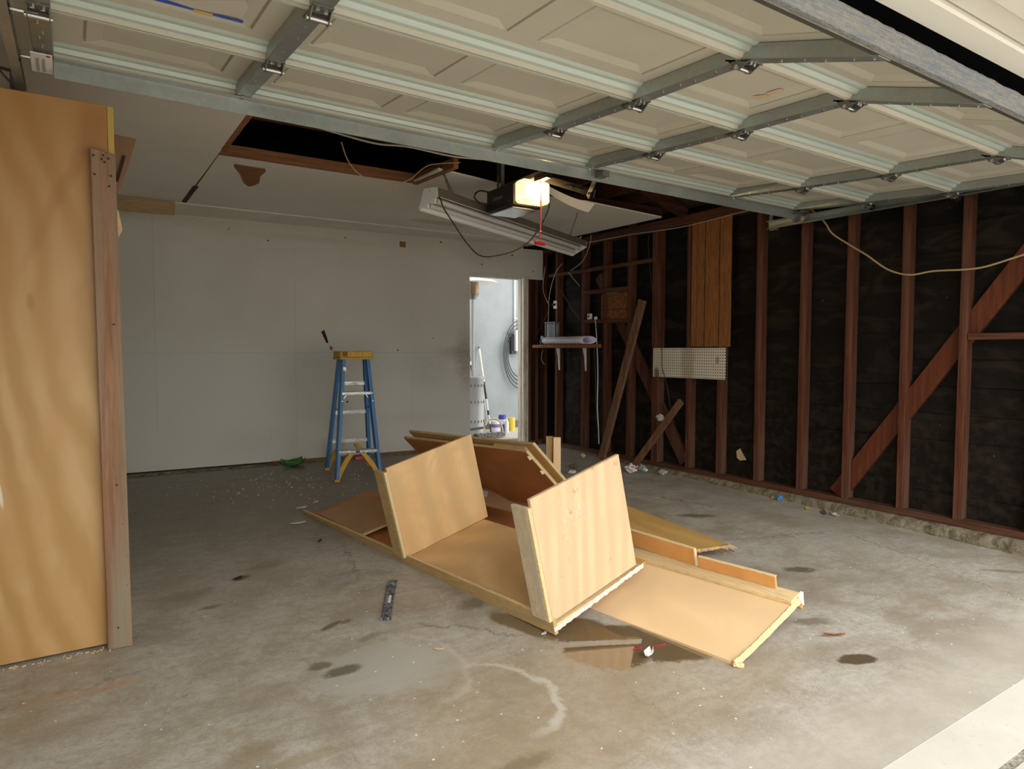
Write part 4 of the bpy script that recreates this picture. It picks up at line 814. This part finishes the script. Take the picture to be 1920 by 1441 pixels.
for k in range(5): s0 = c1+pern*(.03+.02*k)-Vector((0, 0, .013)); sp_.tube([s0, s0-dnn*random.uniform(.04, .09)+Vector((random.uniform(-.01, .01), random.uniform(-.01, .01), -.003))], [.0035, .001], 5)
sp_.build('long_splinters', M['hatchwood'], t_)
# small block beside the divider foot
q0 = onz(1180, 1062, .075); d1 = onz(1210, 1049, .075)-q0; d2 = onz(1176, 1040, .075)-onz(1210, 1049, .075)
q3 = onz(1195, 1062, .078); b = MB(); b.prism([onz(1178, 1067, .085), onz(1188, 1067, .085), onz(1210, 1051, .085), onz(1178, 1038, .085), onz(1150, 1050, .085)], (0, 0, -.016)); tag(b.build('wood_block', M['plyY'], None, .001), 'small pale board end poking out at the foot of the right divider', 'board')
# dark reddish sheets lying behind the cabinet floor
b = MB(); pts = [onz(x, y, .05) for x, y in [(905, 925), (985, 962), (1040, 1010), (880, 990), (860, 950)]]
rs = [Vector((x, y, fz(y)+.003)) for x, y in ((2.38, 4.6), (3.4, 4.1), (2.78, 2.98), (2.10, 3.4), (2.02, 4.3))]
tag(MB().prism(rs, (0, 0, .016)).build('reddish_sheet', M['plyD'], None, .001), 'dark reddish plywood sheet flat on the floor behind the cabinet', 'panel')
tri = [onz(905, 905, .12), onz(990, 962, .12), onz(905, 945, .12)]
b = MB(); b.prism([onz(900, 912, .10), onz(920, 918, .10), onz(994, 960, .10), onz(978, 962, .10), onz(902, 944, .10)], (0, 0, -.008)); o = b.build('thin_sheet', M['plyBr'], None, .0005); tag(o, 'thin brown triangular sheet corner between the cabinet dividers', 'panel')
lab = [onz(x, y, .1012) for x, y in [(905, 918), (916, 922), (912, 932), (903, 928)]]; MB().prism(lab, (0, 0, .001)).build('paper_label', M['litter'], o)
# overhanging pair of sheets behind
def cam_pt(px, py, depth):
    d = ray(px, py); return CAM+d*(depth/FPX)
TL, TR = cam_pt(757, 821, 5.22), cam_pt(985, 847, 4.46); BR = cam_pt(1062, 935, 4.65); bv = (BR-TR)*1.31
nrm = (TR-TL).cross(bv).normalized(); nrm = nrm if nrm.dot(Fv) > 0 else -nrm
t_ = thing('double_panel', 'double-layered brown plywood panel leaning over behind the cabinet', 'panel', (TL+TR)/2+bv)
MB().prism([TL, TR, TR+bv, TL+bv], nrm*.018).build('sheet', M['plyD'], t_, .001)
nt = nrm*.001
MB().prism([TL-bv*.006, TR-bv*.006, TR-bv*.002, TL-bv*.002], nrm*.02).build('sheet_edge', M['rim'], t_)
ux = (TR-TL).normalized()
MB().prism([TR+ux*.002, TR+ux*.008, TR+bv+ux*.008, TR+bv+ux*.002], nrm*.02).build('sheet_edge', M['edge'], t_)
o2 = nrm*.045+ux*.05; 
MB().prism([TL+o2, TR+o2, TR+bv+o2, TL+bv+o2], nrm*.018).build('sheet', M['plyY'], t_, .001)
MB().prism([TL+o2-bv*.05, TR+o2-bv*.05, TR+o2-bv*.002, TL+o2-bv*.002], nrm*.018).build('sheet_edge', M['rim'], t_)
MB().prism([TR+o2+ux*.002-bv*.05, TR+o2+ux*.014-bv*.05, TR+o2+bv+ux*.014, TR+o2+bv+ux*.002], nrm*.02).build('sheet_edge', M['edge'], t_)
MB().prism([TR+nrm*.019-ux*.3, TR+nrm*.019-ux*.02, TR+nrm*.019+bv-ux*.02, TR+nrm*.019+bv-ux*.3], nrm*.025).build('spacer', M['rim'], t_)
for t in (.07, .30): c_ = TR+bv*t-ux*.008; MB().beam(c_, c_+ux*.02-bv.normalized()*.0-Vector((0, 0, .02)), nrm, .02, .012).build('wood_chip', M['raw'], t_)
# upright stub made of two boards
sb = thing('board_stub', 'short upright stub of two pale boards behind the plywood pile', 'post', (2.95, 4.05, fz(4.05)))
dpt = 5.0
def sq(px, w_px, yt, name, m, dpt, zb_=None):
    a = cam_pt(px, yt, dpt); c = cam_pt(px+w_px, yt, dpt); v_ = (c-a); a0 = Vector((a.x+.0, a.y, fz(a.y)+.001)); 
    b = MB(); b.prism([a0, a0+Vector((v_.x, v_.y, 0)), c, a], Vector((-v_.y, v_.x, 0)).normalized()*.04); return b.build(name, m, sb, .002)
sq(1024, 13, 818, 'board', lumber('stub_stained', (.55, .36, .17), 2, contrast=.6, grey=(.22, .09, .03), amt=.9), 5.0); sq(1037.5, 14, 820, 'board', M['plyT'], 4.985)
# leaning boards against the stud wall
def lean(bot, top, wd, t, label, m):
    b = MB(); b.beam(bot, top, (1, 0, 0), t, wd); o = b.build('leaning_board', m, None, .003); tag(o, label, 'board', None); return o
bt_ = (onf(1115, 866)+onf(1140, 862))/2; bt_.x = 4.45; bt_.y = 5.17; bt_.z = fz(5.17)+.012
p = onf(1128, 864, .0)
lean(onf(1128, 862)+Vector((0, 0, .014)), onx(1205, 562, 4.665)+Vector((0, 0, .0)), .085, .036, 'long brown board leaning steeply on the stud wall beside the shelf', M['floorboard'])
lean(onf(1189, 875)+Vector((0, 0, .014)), onx(1277, 752, 4.66), .06, .036, 'short brown board leaning against the stud wall under the pegboard', M['floorboard'])

# ================================================================== RIGHT WALL FITTINGS
# siding panel hung on the studs
vp = thing('siding_panel', 'orange wood-grain grooved siding panel nailed high on the stud wall', 'panel', (4.71, 4.02, 1.18))
y0, y1, z0, z1 = 3.80, 4.232, 1.180, 2.295
gy = [y0, 3.915, 3.928, 4.075, 4.088, 4.165, 4.172, y1]
for a, c in ((0, 1), (2, 3), (4, 5), (6, 7)): MB().box(XS-.014, XS-.003, gy[a], gy[c], z0, z1).build('plank', M['veneer'], vp)
MB().box(XS-.0035, XS-.001, y0+.002, y1-.002, z0+.002, z1-.002).build('backing', M['groove'], vp)
o = MB().box(XS-.010, XS-.003, 3.845, 4.710, .893, 1.170).build('pegboard', M['peg'], None, .002); tag(o, 'white perforated pegboard stained brown on the stud wall', 'pegboard')
cord([onx(1218, 425, 4.71), onx(1216, 470, 4.71), onx(1225, 560, 4.71), onx(1236, 620, 4.71), onx(1241, 655, 4.70), onx(1242, 690, 4.70), onx(1250, 720, 4.71), onx(1258, 770, 4.71)], .0035, M['cord'], 'thin black cord hanging down across the white pegboard')
# shelf with two brackets
sh = thing('wall_shelf', 'small brown wooden shelf on the stud wall beside the doorway', 'shelf', (4.59, 5.85, 1.17))
MB().prism([(4.46, 5.18, 1.175), (4.70, 5.46, 1.175), (4.71, 6.42, 1.175), (4.46, 6.40, 1.175)], (0, 0, .036)).build('board', M['hatchwood'], sh, .003)
for y in (6.20, 5.72):
    MB().prism([(4.665, y, 1.172), (4.712, y, 1.172), (4.712, y, .92), (4.704, y, .92), (4.690, y, 1.08)], (0, .014, 0)).build('bracket', M['white'], sh)
ro = MB(); c0, c1 = Vector((4.54, 6.20, 1.212)), Vector((4.50, 5.42, 1.212))
def rollP(u, v):
    a = v*2*math.pi*1.4; r = .035+.010*v; s_ = 1+.9*abs(math.cos(a))
    return c0.lerp(c1, u)+Vector((math.cos(a)*r*2.3, 0, .042+math.sin(a)*(r-.003)))
ro.grid(rollP, 6, 44); o = ro.build('paper_roll', M['paperroll'], None, smooth=True); o.modifiers.new('thickness', 'SOLIDIFY').thickness = .002; tag(o, 'flattened roll of lilac-white paper lying on the wall shelf', 'paper roll')
# bottle, glass jar on the shelf
def lathe(c, prof, n=14, b=None):
    b = b or MB(); b.sm = True; o = len(b.v); m_ = len(prof)
    for r, z_ in prof: b.v += [Vector(c)+Vector((r*math.cos(2*math.pi*k/n), r*math.sin(2*math.pi*k/n), z_)) for k in range(n)]
    b.f += [(o+i*n+k, o+i*n+(k+1) % n, o+(i+1)*n+(k+1) % n, o+(i+1)*n+k) for i in range(m_-1) for k in range(n)]; return b
p = Vector((4.56, 6.34, 1.2115))
bo = thing('small_bottle', 'small dark bottle with a pale blue cap on the wall shelf', 'bottle', p)
lathe(p, [(0, 0), (.03, 0), (.032, .05), (.02, .065), (0, .066)]).build('body', M['black'], bo); lathe(p, [(.0, .0665), (.018, .0665), (.018, .10), (0, .101)]).build('cap', flat('cap_pale_blue', (.35, .55, .62), .4), bo)
p = Vector((4.66, 6.28, 1.2115)); gl = thing('glass_lantern', 'grey glass storage box standing at the back of the wall shelf', 'box', p)
for dx, dy in ((-.03, -.09), (-.03, .09), (.03, -.09), (.03, .09)): MB().box(p.x+dx-.006, p.x+dx+.006, p.y+dy-.006, p.y+dy+.006, p.z, p.z+.25).build('corner_post', M['galvD'], gl)
MB().box(p.x-.022, p.x+.022, p.y-.082, p.y+.082, p.z+.002, p.z+.245).build('glass', M['clear'], gl); MB().box(p.x-.04, p.x+.04, p.y-.1, p.y+.1, p.z+.251, p.z+.262).build('lid', M['galvD'], gl)
# cubby of two blocks with an OSB back and outlet boxes
cu = rw
MB().prism([onx(1090, 545, XS-.02), onx(1178, 536, XS-.02), onx(1178, 545, XS-.02), onx(1090, 552, XS-.02)], (.10, 0, 0)).build('blocking', M['studY'], cu, .002)
MB().prism([onx(1090, 599, XS-.02), onx(1178, 597, XS-.02), onx(1178, 604, XS-.02), onx(1090, 606, XS-.02)], (.10, 0, 0)).build('blocking', M['studY'], cu, .002)
MB().prism([onx(1127, 552, XS+.02), onx(1177, 546, XS+.02), onx(1177, 578, XS+.02), onx(1127, 580, XS+.02)], (.012, 0, 0)).build('osb_panel', M['osb'], cu); MB().prism([onx(1127, 581, XS+.02), onx(1177, 579, XS+.02), onx(1177, 597, XS+.02), onx(1127, 598, XS+.02)], (.012, 0, 0)).build('osb_panel', M['osb'], cu)
MB().prism([onx(1137, 546, XS+.01), onx(1158, 544, XS+.01), onx(1158, 550, XS+.01), onx(1137, 552, XS+.01)], (.008, 0, 0)).build('steel_plate', M['galvD'], cu)
def outlet(x, y, label, par=None):
    c = onx(x, y, XS-.012); o = thing('outlet', label, 'outlet', c); MB().box(c.x-.003, c.x+.003, c.y-.032, c.y+.032, c.z-.045, c.z+.045).build('cover', M['white'], o, .002); MB().box(c.x, c.x+.05, c.y-.025, c.y+.025, c.z-.035, c.z+.035).build('box', M['galvD'], o); return o, c
o, c = outlet(1041, 571, 'white outlet plate with a black plug on the stud above the shelf'); MB().beam(c+Vector((-.004, 0, 0)), c+Vector((-.04, 0, 0)), (0, 0, 1), .025, .022).build('plug', M['black'], o)
c = onx(1104, 593, XS-.022); o = thing('outlet', 'small square white socket with a round black face on the cubby board', 'outlet', c-Vector((0, 0, .03))); MB().box(c.x-.004, c.x+.03, c.y-.026, c.y+.026, c.z-.03, c.z+.03).build('cover', M['white'], o, .003); MB().tube([c+Vector((-.005, 0, 0)), c+Vector((-.008, 0, 0))], .015, 12).build('socket', M['black'], o)
c = onx(1117, 596, XS-.022); o = thing('plug_adapter', 'white plug adapter on the cubby board with a cord hanging down', 'plug', c); MB().box(c.x-.012, c.x+.012, c.y-.018, c.y+.018, c.z-.016, c.z+.016).build('body', M['white'], o, .003)
MB().tube(smoothpath([c+Vector((-.005, 0, -.015)), onx(1119, 640, 4.64), onx(1121, 700, 4.62), onx(1120, 760, 4.60), onx(1122, 800, 4.60), onx(1123, 832, 4.60)]), .0045, 6).build('cord', M['white'], o)
for pts, mm, lab in (([(1128, 640), (1115, 650), (1116, 700), (1119, 780), (1121, 800)], 'cloth', 'brown cloth-covered wire beside the white hanging cord'),
                ([(1098, 395), (1108, 440), (1102, 470), (1090, 492), (1070, 507)], 'romexw', 'pale cable hanging from the right end of the shop light'),
                ([(1054, 494), (1040, 515), (1030, 555), (1028, 600), (1025, 625)], 'romexw', 'pale cable dropping to the shelf beside the doorway'),
                ([(1066, 510), (1075, 522), (1087, 536)], 'romexw', 'short pale cable above the cubby'),
                ([(1050, 540), (1070, 575), (1087, 600)], 'cloth', 'brown cloth wire slanting down to the cubby'),
                ([(1022, 500), (1018, 540), (1024, 560), (1030, 572)], 'romexw', 'grey wire beside the outlet plate at the far corner'),
                ([(990, 530), (990, 600), (995, 640), (993, 690), (990, 712), (993, 712), (997, 650), (1015, 610), (1030, 580)], 'cloth', 'brown wire looping beside the door jamb'),
                ([(1018, 655), (1015, 672), (1021, 683)], 'romexw', 'short wire end hanging under the shelf'),
                ([(1187, 600), (1190, 640), (1180, 660)], 'cord', 'short black wire behind the long leaning board'),
                ([(1222, 690), (1210, 705), (1212, 725), (1225, 730)], 'cord', 'curled black wire left of the pegboard'),
                ([(1258, 770), (1262, 790), (1250, 800), (1243, 790), (1236, 800)], 'cord', 'tangled wire behind the short leaning board')):
    cord([onx(x, y, 4.66 if x > 1010 or y > 700 else 4.6) for x, y in pts], .0038, M[mm], lab)
p = onx(1238, 784, XS+.02); 
def crumple(c, r, name, label, cat, m, sq_=.5, seed=0):
    bm = bmesh.new(); bmesh.ops.create_icosphere(bm, subdivisions=3, radius=1)
    vs_ = []
    for v in bm.verts:
        k = 1+.55*noise.noise(v.co*2.2+Vector((seed, 0, 0)))+.35*noise.noise(v.co*5+Vector((0, seed, 0))); q_ = v.co*k*r; q_.z *= sq_; vs_.append(q_)
    lo = min(v.z for v in vs_); vs_ = [Vector(c)+v-Vector((0, 0, lo)) for v in vs_]; fs_ = [tuple(x.index for x in f.verts) for f in bm.faces]; bm.free()
    o = MB().add(vs_, fs_).build(name, m); return tag(o, label, cat)
crumple(p+Vector((0, 0, -.03)), .035, 'plaster_lump', 'lump of white plaster on the wire behind the short leaning board', 'debris', M['chalk'], 1, 4)
# ================================================================== LITTER ON THE FLOOR
def F(x, y, dz=.001): return onf(x, y, dz)
crumple(F(1184, 886), .055, 'crumpled_wrapper', 'crumpled white and red paper at the foot of the short leaning board', 'litter', M['litter'], .7, 1)
crumple(F(1203, 882), .035, 'crumpled_wrapper', 'small crumpled dark and white paper beside the plastic bottle', 'litter', M['litter'], .6, 2)
crumple(F(1243, 890), .04, 'crumpled_wrapper', 'flattened clear wrapper lying alone before the rough curb', 'litter', flat('wrapper_grey', (.45, .43, .40), .4), .5, 3)
p = F(1211, 886); bo = thing('plastic_bottle', 'small clear plastic bottle lying by the rough concrete curb', 'bottle', p)
d_ = Vector((.2, 1, 0)).normalized(); MB().tube([p+Vector((0, 0, .028)), p+Vector((0, 0, .028))+d_*.01, p+Vector((0, 0, .028))+d_*.10, p+Vector((0, 0, .028))+d_*.13], [.010, .026, .027, .022], 12).build('body', M['clear'], bo); MB().tube([p+Vector((0, 0, .028))-d_*.012, p+Vector((0, 0, .028))-d_*.001], .011, 10).build('cap', M['white'], bo)
def leafy(c, L, Wd, ang, name, label, cat, m, curl=.1):
    d = Vector((math.cos(ang), math.sin(ang), 0)); s_ = Vector((-d.y, d.x, 0))
    b = MB().grid(lambda u, v: Vector(c)+d*L*(u-.5)+s_*Wd*(v-.5)*math.sin(math.pi*min(max(u, .06), .94))**.6+Vector((0, 0, .003+curl*L*((v-.5)**2*1.5+(u-.5)**2)+.004*noise.noise(Vector((u*5, v*5, L*50))))), 10, 6)
    o = b.build(name, m, None, smooth=True); o.modifiers.new('thickness', 'SOLIDIFY').thickness = .0015; return tag(o, label, cat)
leafy(F(550, 874), .22, .20, .2, 'green_leaf', 'broad green leaf on the floor by the back wall', 'leaf', M['leaf'], .6)
leafy(F(566, 952), .085, .06, .3, 'plaster_flake', 'pale flake on the floor nearest the left end of the cabinet, upper one', 'debris', M['chalk'], .1); leafy(F(559, 981), .10, .05, 0, 'plaster_flake', 'pale flake just below the left tip of the cabinet rail', 'debris', M['chalk'], .1)
leafy(F(592, 941), .05, .03, .7, 'plaster_flake', 'narrow pale flake between the ladder and the brown sheet', 'debris', M['chalk'], .1); leafy(F(823, 1217), .04, .018, -.6, 'cork_chip', 'small tan chip on the concrete in front of the cabinet', 'debris', M['tape'], .1)
leafy(F(1020, 1188), .035, .016, .4, 'paper_scrap', 'tiny white scrap beside the corner of the cabinet', 'debris', M['chalk'], .1); leafy(F(1216, 1230), .055, .035, .4, 'paper_scrap', 'curled white scrap standing in the puddle', 'litter', M['white'], .8)
leafy(F(1236, 1210, .0), .06, .008, -.2, 'red_scrap', 'thin red strip lying in the puddle, right one', 'litter', M['red'], .0); leafy(F(1196, 1216), .045, .01, -.2, 'red_scrap', 'red strip at the left rim of the puddle', 'litter', M['red'], .0)
leafy(F(1514, 954), .07, .035, .5, 'yellow_leaf', 'yellow leaf by the rough curb', 'leaf', M['canyellow'], .2); leafy(F(1566, 966), .10, .05, .9, 'crisp_packet', 'flattened red and white packet against the rough curb', 'litter', M['litter'], .2)
leafy(F(1545, 962), .12, .03, .7, 'plastic_scrap', 'dark plastic scrap beside the red packet', 'litter', M['darkstrip'], .15)
crumple(F(1462, 938, .0), .02, 'blue_cap', 'bright blue bottle cap lying at the rough curb', 'litter', flat('cap_blue', (.05, .25, .55), .4), .8, 9)
leafy(F(1450, 934), .07, .03, .3, 'dry_leaf', 'dry brown leaf beside the blue cap', 'leaf', M['tape'], .3)
crumple(F(1093, 858, .0), .022, 'round_offcut', 'small tan wood stub behind the upright board stub', 'debris', M['tape'], .9, 5)
crumple(F(1076, 878), .04, 'crumpled_wrapper', 'dark crumpled litter between board stub and right divider', 'litter', flat('litter_dark', (.12, .10, .05), .6), .5, 6); crumple(F(1073, 888), .035, 'crumpled_wrapper', 'pinkish crumpled litter behind the right divider', 'litter', M['litter'], .5, 7)
leafy(F(446, 1084, .0), .05, .02, .4, 'dark_chip', 'dark chip on the open concrete at left', 'debris', M['groove'], .1); leafy(F(600, 1015), .05, .006, .9, 'dark_chip', 'thin dark twig near the cabinet rail', 'debris', M['groove'], .3)
leafy(F(1565, 1190), .09, .006, -.6, 'brown_twig', 'thin brown twig on the concrete right of the tan panel', 'debris', M['hatchwood'], .1)
# packet with lettering under the ladder
p = onf(678, 862); pk = thing('red_packet', 'red and white lettered packet on the floor under the stepladder', 'packet', p); MB().box(p.x-.07, p.x+.10, p.y, p.y+.012, p.z, p.z+.045).build('packet', M['red'], pk, .002); text('HOTS', M['white'], pk, 'lettering', p+Vector((-.062, -.002, .008)), (1, 0, 0), (0, 0, 1), .028)
# scraped dark strip in the foreground
a, c = F(724, 1161, .004), F(735, 1094, .004); dv = (c-a); pv = Vector((dv.y, -dv.x, 0)).normalized()*.021
ds = thing('dark_metal_strip', 'scuffed black and grey strip lying alone on the open concrete', 'strip', (a+c)/2)
MB().prism([a-pv, a+pv, c+pv, c-pv], (0, 0, .010)).build('strip', M['darkstrip'], ds, .002); MB().prism([a-pv*1.4-dv*.01, a+pv*1.1-dv*.01, a+pv+dv*.02, a-pv+dv*.02], (0, 0, .014)).build('end_lip', M['darkstrip'], ds, .001)
MB().prism([c-pv*.9-dv*.08, c+pv*1.2-dv*.12, c+pv*1.2, c-pv], (0, 0, .020)).build('hook', M['darkstrip'], ds, .001); MB().prism([a.lerp(c, .38)-pv*.2, a.lerp(c, .38)+pv*.4, a.lerp(c, .58)+pv*.45, a.lerp(c, .58)-pv*.15], (0, 0, .0115)).build('label', M['canwhite'], ds)
# scattered plaster crumbs near the ladder (uncountable)
bb = MB()
for k in range(170):
    x = random.gauss(1.5, .5); y = random.gauss(5.75, .38)
    if y > 6.5 or x < .2: continue
    r = random.uniform(.003, .011); c = Vector((x, y, fz(y)+.0005)); bb.add([c+Vector((r, 0, 0)), c+Vector((0, r*.7, 0)), c+Vector((-r, 0, 0)), c+Vector((0, -r*.8, 0)), c+Vector((0, 0, r*.5))], [(0, 1, 4), (1, 2, 4), (2, 3, 4), (3, 0, 4)])
for k in range(160):
    x = random.uniform(0, 4.5); y = random.uniform(1.2, 6.4); r = random.uniform(.002, .005); c = Vector((x, y, fz(y)+.0005)); bb.add([c+Vector((r, 0, 0)), c+Vector((0, r*.7, 0)), c+Vector((-r, 0, 0)), c+Vector((0, -r*.8, 0)), c+Vector((0, 0, r*.5))], [(0, 1, 4), (1, 2, 4), (2, 3, 4), (3, 0, 4)])
o = bb.build('plaster_crumbs', M['chalk']); o['kind'] = 'stuff'; tag(o, 'white plaster crumbs scattered over the concrete floor', 'debris')

# ================================================================== COURTYARD BEHIND THE DOORWAY
MB().box(2.5, 8, bwy(4)+.12, 9.5, -.2, .0).build('courtyard_floor', flat('courtyard_paving', (.50, .475, .43), .8)); bpy.data.objects['courtyard_floor']['kind'] = 'structure'
o = MB().box(2.5, 8, 8.35, 8.5, -.0, 3.2).build('wall_courtyard', M['stucco']); o['kind'] = 'structure'
o = MB().box(2.5, 8, 8.335, 8.35, 0, .10).build('baseboard_courtyard', flat('dark_base', (.12, .125, .13), .9)); o['kind'] = 'structure'  # dark strip along the foot of the courtyard wall
YW = 8.33
def C(x, y, Y=YW): return ony(x, y, Y)
# conduit + white meter box + hose
cdn = thing('electrical_box', 'white box on the grey courtyard wall with a conduit rising from it', 'electrical box', C(966, 658))
a, c = C(960.5, 619), C(972, 658); MB().box(a.x, c.x+.01, YW-.10, YW-.002, c.z, a.z).build('box', M['white'], cdn, .006); MB().tube([C(965, 619), C(965, 500)], .014, 8).build('conduit', M['white'], cdn); MB().box(C(963, 1).x-.0, C(967, 1).x+.01, YW-.03, YW-.0, C(965, 598).z, C(965, 596).z).build('clip', M['white'], cdn)
hs = thing('garden_hose', 'dark coiled hose hanging on the grey courtyard wall', 'hose', C(960, 710))
hp_ = []
ctr = C(968, 660)
for k in range(4*28+1):
    t = k/28; a = 2*math.pi*t-1.57; r = .20+.028*t; sag = .10+.03*t
    hp_.append(Vector((ctr.x+.05+r*math.cos(a), YW-.03-.006*t, ctr.z-.0+(r+sag)*math.sin(a)*.98-.02)))
MB().tube(hp_, .008, 6).build('coil', M['hose'], hs); a = C(958, 628); MB().box(a.x-.02, a.x+.06, YW-.05, YW-.002, C(1, 655, YW).z if False else a.z-.28, a.z+.02).build('reel', M['black'], hs)
# patio heater, mostly hidden by the wall
hx, hy = 4.50, 7.85
ht = thing('patio_heater', 'patio heater with white dome and grey slotted base seen through the doorway', 'heater', (hx, hy, 0))
lathe((hx, hy, 0), [(.0, 2.115), (.10, 2.11), (.28, 2.082), (.345, 2.045), (.335, 2.04), (.0, 2.06)], 32).build('dome', M['white'], ht)
lathe((hx, hy, 0), [(.075, 2.05), (.085, 1.92), (.085, 1.90)], 20).build('burner', flat('burner_bronze', (.30, .20, .12), .4, .6), ht); lathe((hx, hy, 0), [(.085, 1.90), (.075, 1.89), (.072, 1.87), (.05, 1.85), (.05, 1.83), (0, 1.83)], 20).build('burner_collar', M['galvD'], ht)
lathe((hx, hy, 0), [(.02, 0.80), (.02, 1.84)], 10).build('pole', M['gal2'], ht)
hb_ = lathe((hx, hy, 0), [(0, .80), (.13, .80), (.155, .79), (.155, .76), (.145, .75), (.145, .13), (.155, .12), (.155, .01)], 28).build('tank_housing', M['gal2'], ht)
sb2 = MB()
for zz_ in (.66, .44, .18):
    for k in range(9): a = -math.pi*(k+.5)/9; sb2.box(hx+.1465*math.cos(a)-.003, hx+.1465*math.cos(a)+.003, hy+.1465*math.sin(a)-.003, hy+.1465*math.sin(a)+.003, zz_, zz_+.035)
sb2.build('slots', M['black'], hb_)
# poles
t_ = thing('extension_pole', 'white and black telescopic pole leaning on the grey courtyard wall', 'pole', C(921, 812, 7.75)); a = Vector((C(921, 813, 7.7).x, 7.7, .03)); c = C(898, 650, YW-.015)
for s0, s1, r, mt in ((0, .1, .011, 'black'), (.1, .2, .013, 'pole'), (.2, .25, .015, 'black'), (.25, .38, .013, 'pole'), (.38, .58, .015, 'black'), (.58, .975, .015, 'pole'), (.975, 1, .017, 'galvD')): MB().tube([a.lerp(c, s0), a.lerp(c, s1)], r, 8).build('segment', M[mt], t_)
t_ = thing('broom_handle', 'short grey handle leaning behind the white telescopic pole', 'pole', C(915, 790, 8.0)); MB().tube([Vector((C(914, 790, 8.1).x, 8.1, .12)), C(901, 702, YW-.015)], .011, 8).build('handle', M['gal2'], t_)
t_ = thing('mop_handle', 'thin black handle leaning at the left side of the doorway outside', 'pole', C(902, 802, 7.9)); a = Vector((C(903, 803, 7.95).x, 7.95, .05)); c = C(878, 655, YW-.015); MB().tube([a, c], .010, 8).build('handle', M['black'], t_); MB().tube([a.lerp(c, .80), a.lerp(c, .85)], .0125, 8).build('white_band', M['white'], t_)
# floor sweeper with cane arch
sx = ony(921, 812, 7.45); t_ = thing('floor_sweeper', 'low grey magnetic floor sweeper with a pale arched bail outside the door', 'sweeper', (sx.x, 7.45, .0))
a, c = ony(893, 812, 7.45), ony(946, 806, 7.45); MB().box(a.x, c.x, 7.42, 7.50, .015, .075).build('bar', (lambda m: (m.col(m.mix(m.rng(m.noise(50, 4), .45, .55), (.10, .10, .09), (.40, .40, .37))), m.m)[-1])(NT('magnet_bar', .7)), t_, .006)
ar = []
for k in range(17): tt = math.pi*k/16; ar.append(Vector(((a.x+c.x)/2+.03-.145*math.cos(tt), 7.43, .075+.185*math.sin(tt))))
MB().tube(ar, .012, 8).build('bail', M['wood2'], t_)
for xx in (a.x-.015, ): MB().tube([(xx-.012, 7.44, .04), (xx+.012, 7.44, .04)], .038, 16).build('wheel', M['black'], t_)
MB().beam((a.x-.05, 7.55, .12), (a.x+.16, 7.55, .135), (0, 0, 1), .025, .05).build('bracket', M['galvD'], t_)
# cans and bottles
YC = 8.0
def can(px, r, h, mt, label, cat='paint can', mt2=None, Yc=YC, name='paint_can'):
    x = ony(px, 800, Yc).x; t_ = thing(name, label, cat, (x, Yc, 0)); lathe((x, Yc, 0), [(0, .0), (r, .0), (r, h*.93), (r*.95, h), (0, h)], 18).build('body', M[mt], t_); lathe((x, Yc, 0), [(r*1.03, h*.45), (r*1.03, h*.75)], 18).build('label', M[mt2 or 'canwhite'], t_); return t_
can(929, .075, .155, 'canwhite', 'white tub with a purple band left of the blue can', 'tub', 'canpurple', name='plastic_tub'); can(942, .055, .235, 'canblue', 'tall blue and white can outside the doorway')
x = ony(950, 800, 7.9).x; t_ = thing('squeeze_bottle', 'narrow white bottle in front of the blue can', 'bottle', (x, 7.9, 0)); lathe((x, 7.9, 0), [(0, 0), (.03, 0), (.03, .13), (.012, .17), (.010, .20), (0, .20)]).build('body', M['canwhite'], t_)
can(958, .06, .19, 'canyellow', 'yellow can at the right edge of the doorway', 'can', 'canyellow', name='yellow_can')
x = ony(933, 806, 7.75).x; o = MB().box(x-.08, x+.06, 7.7, 7.76, .001, .02).build('red_tool', M['pink']); tag(o, 'small red object lying in front of the white tub', 'tool')
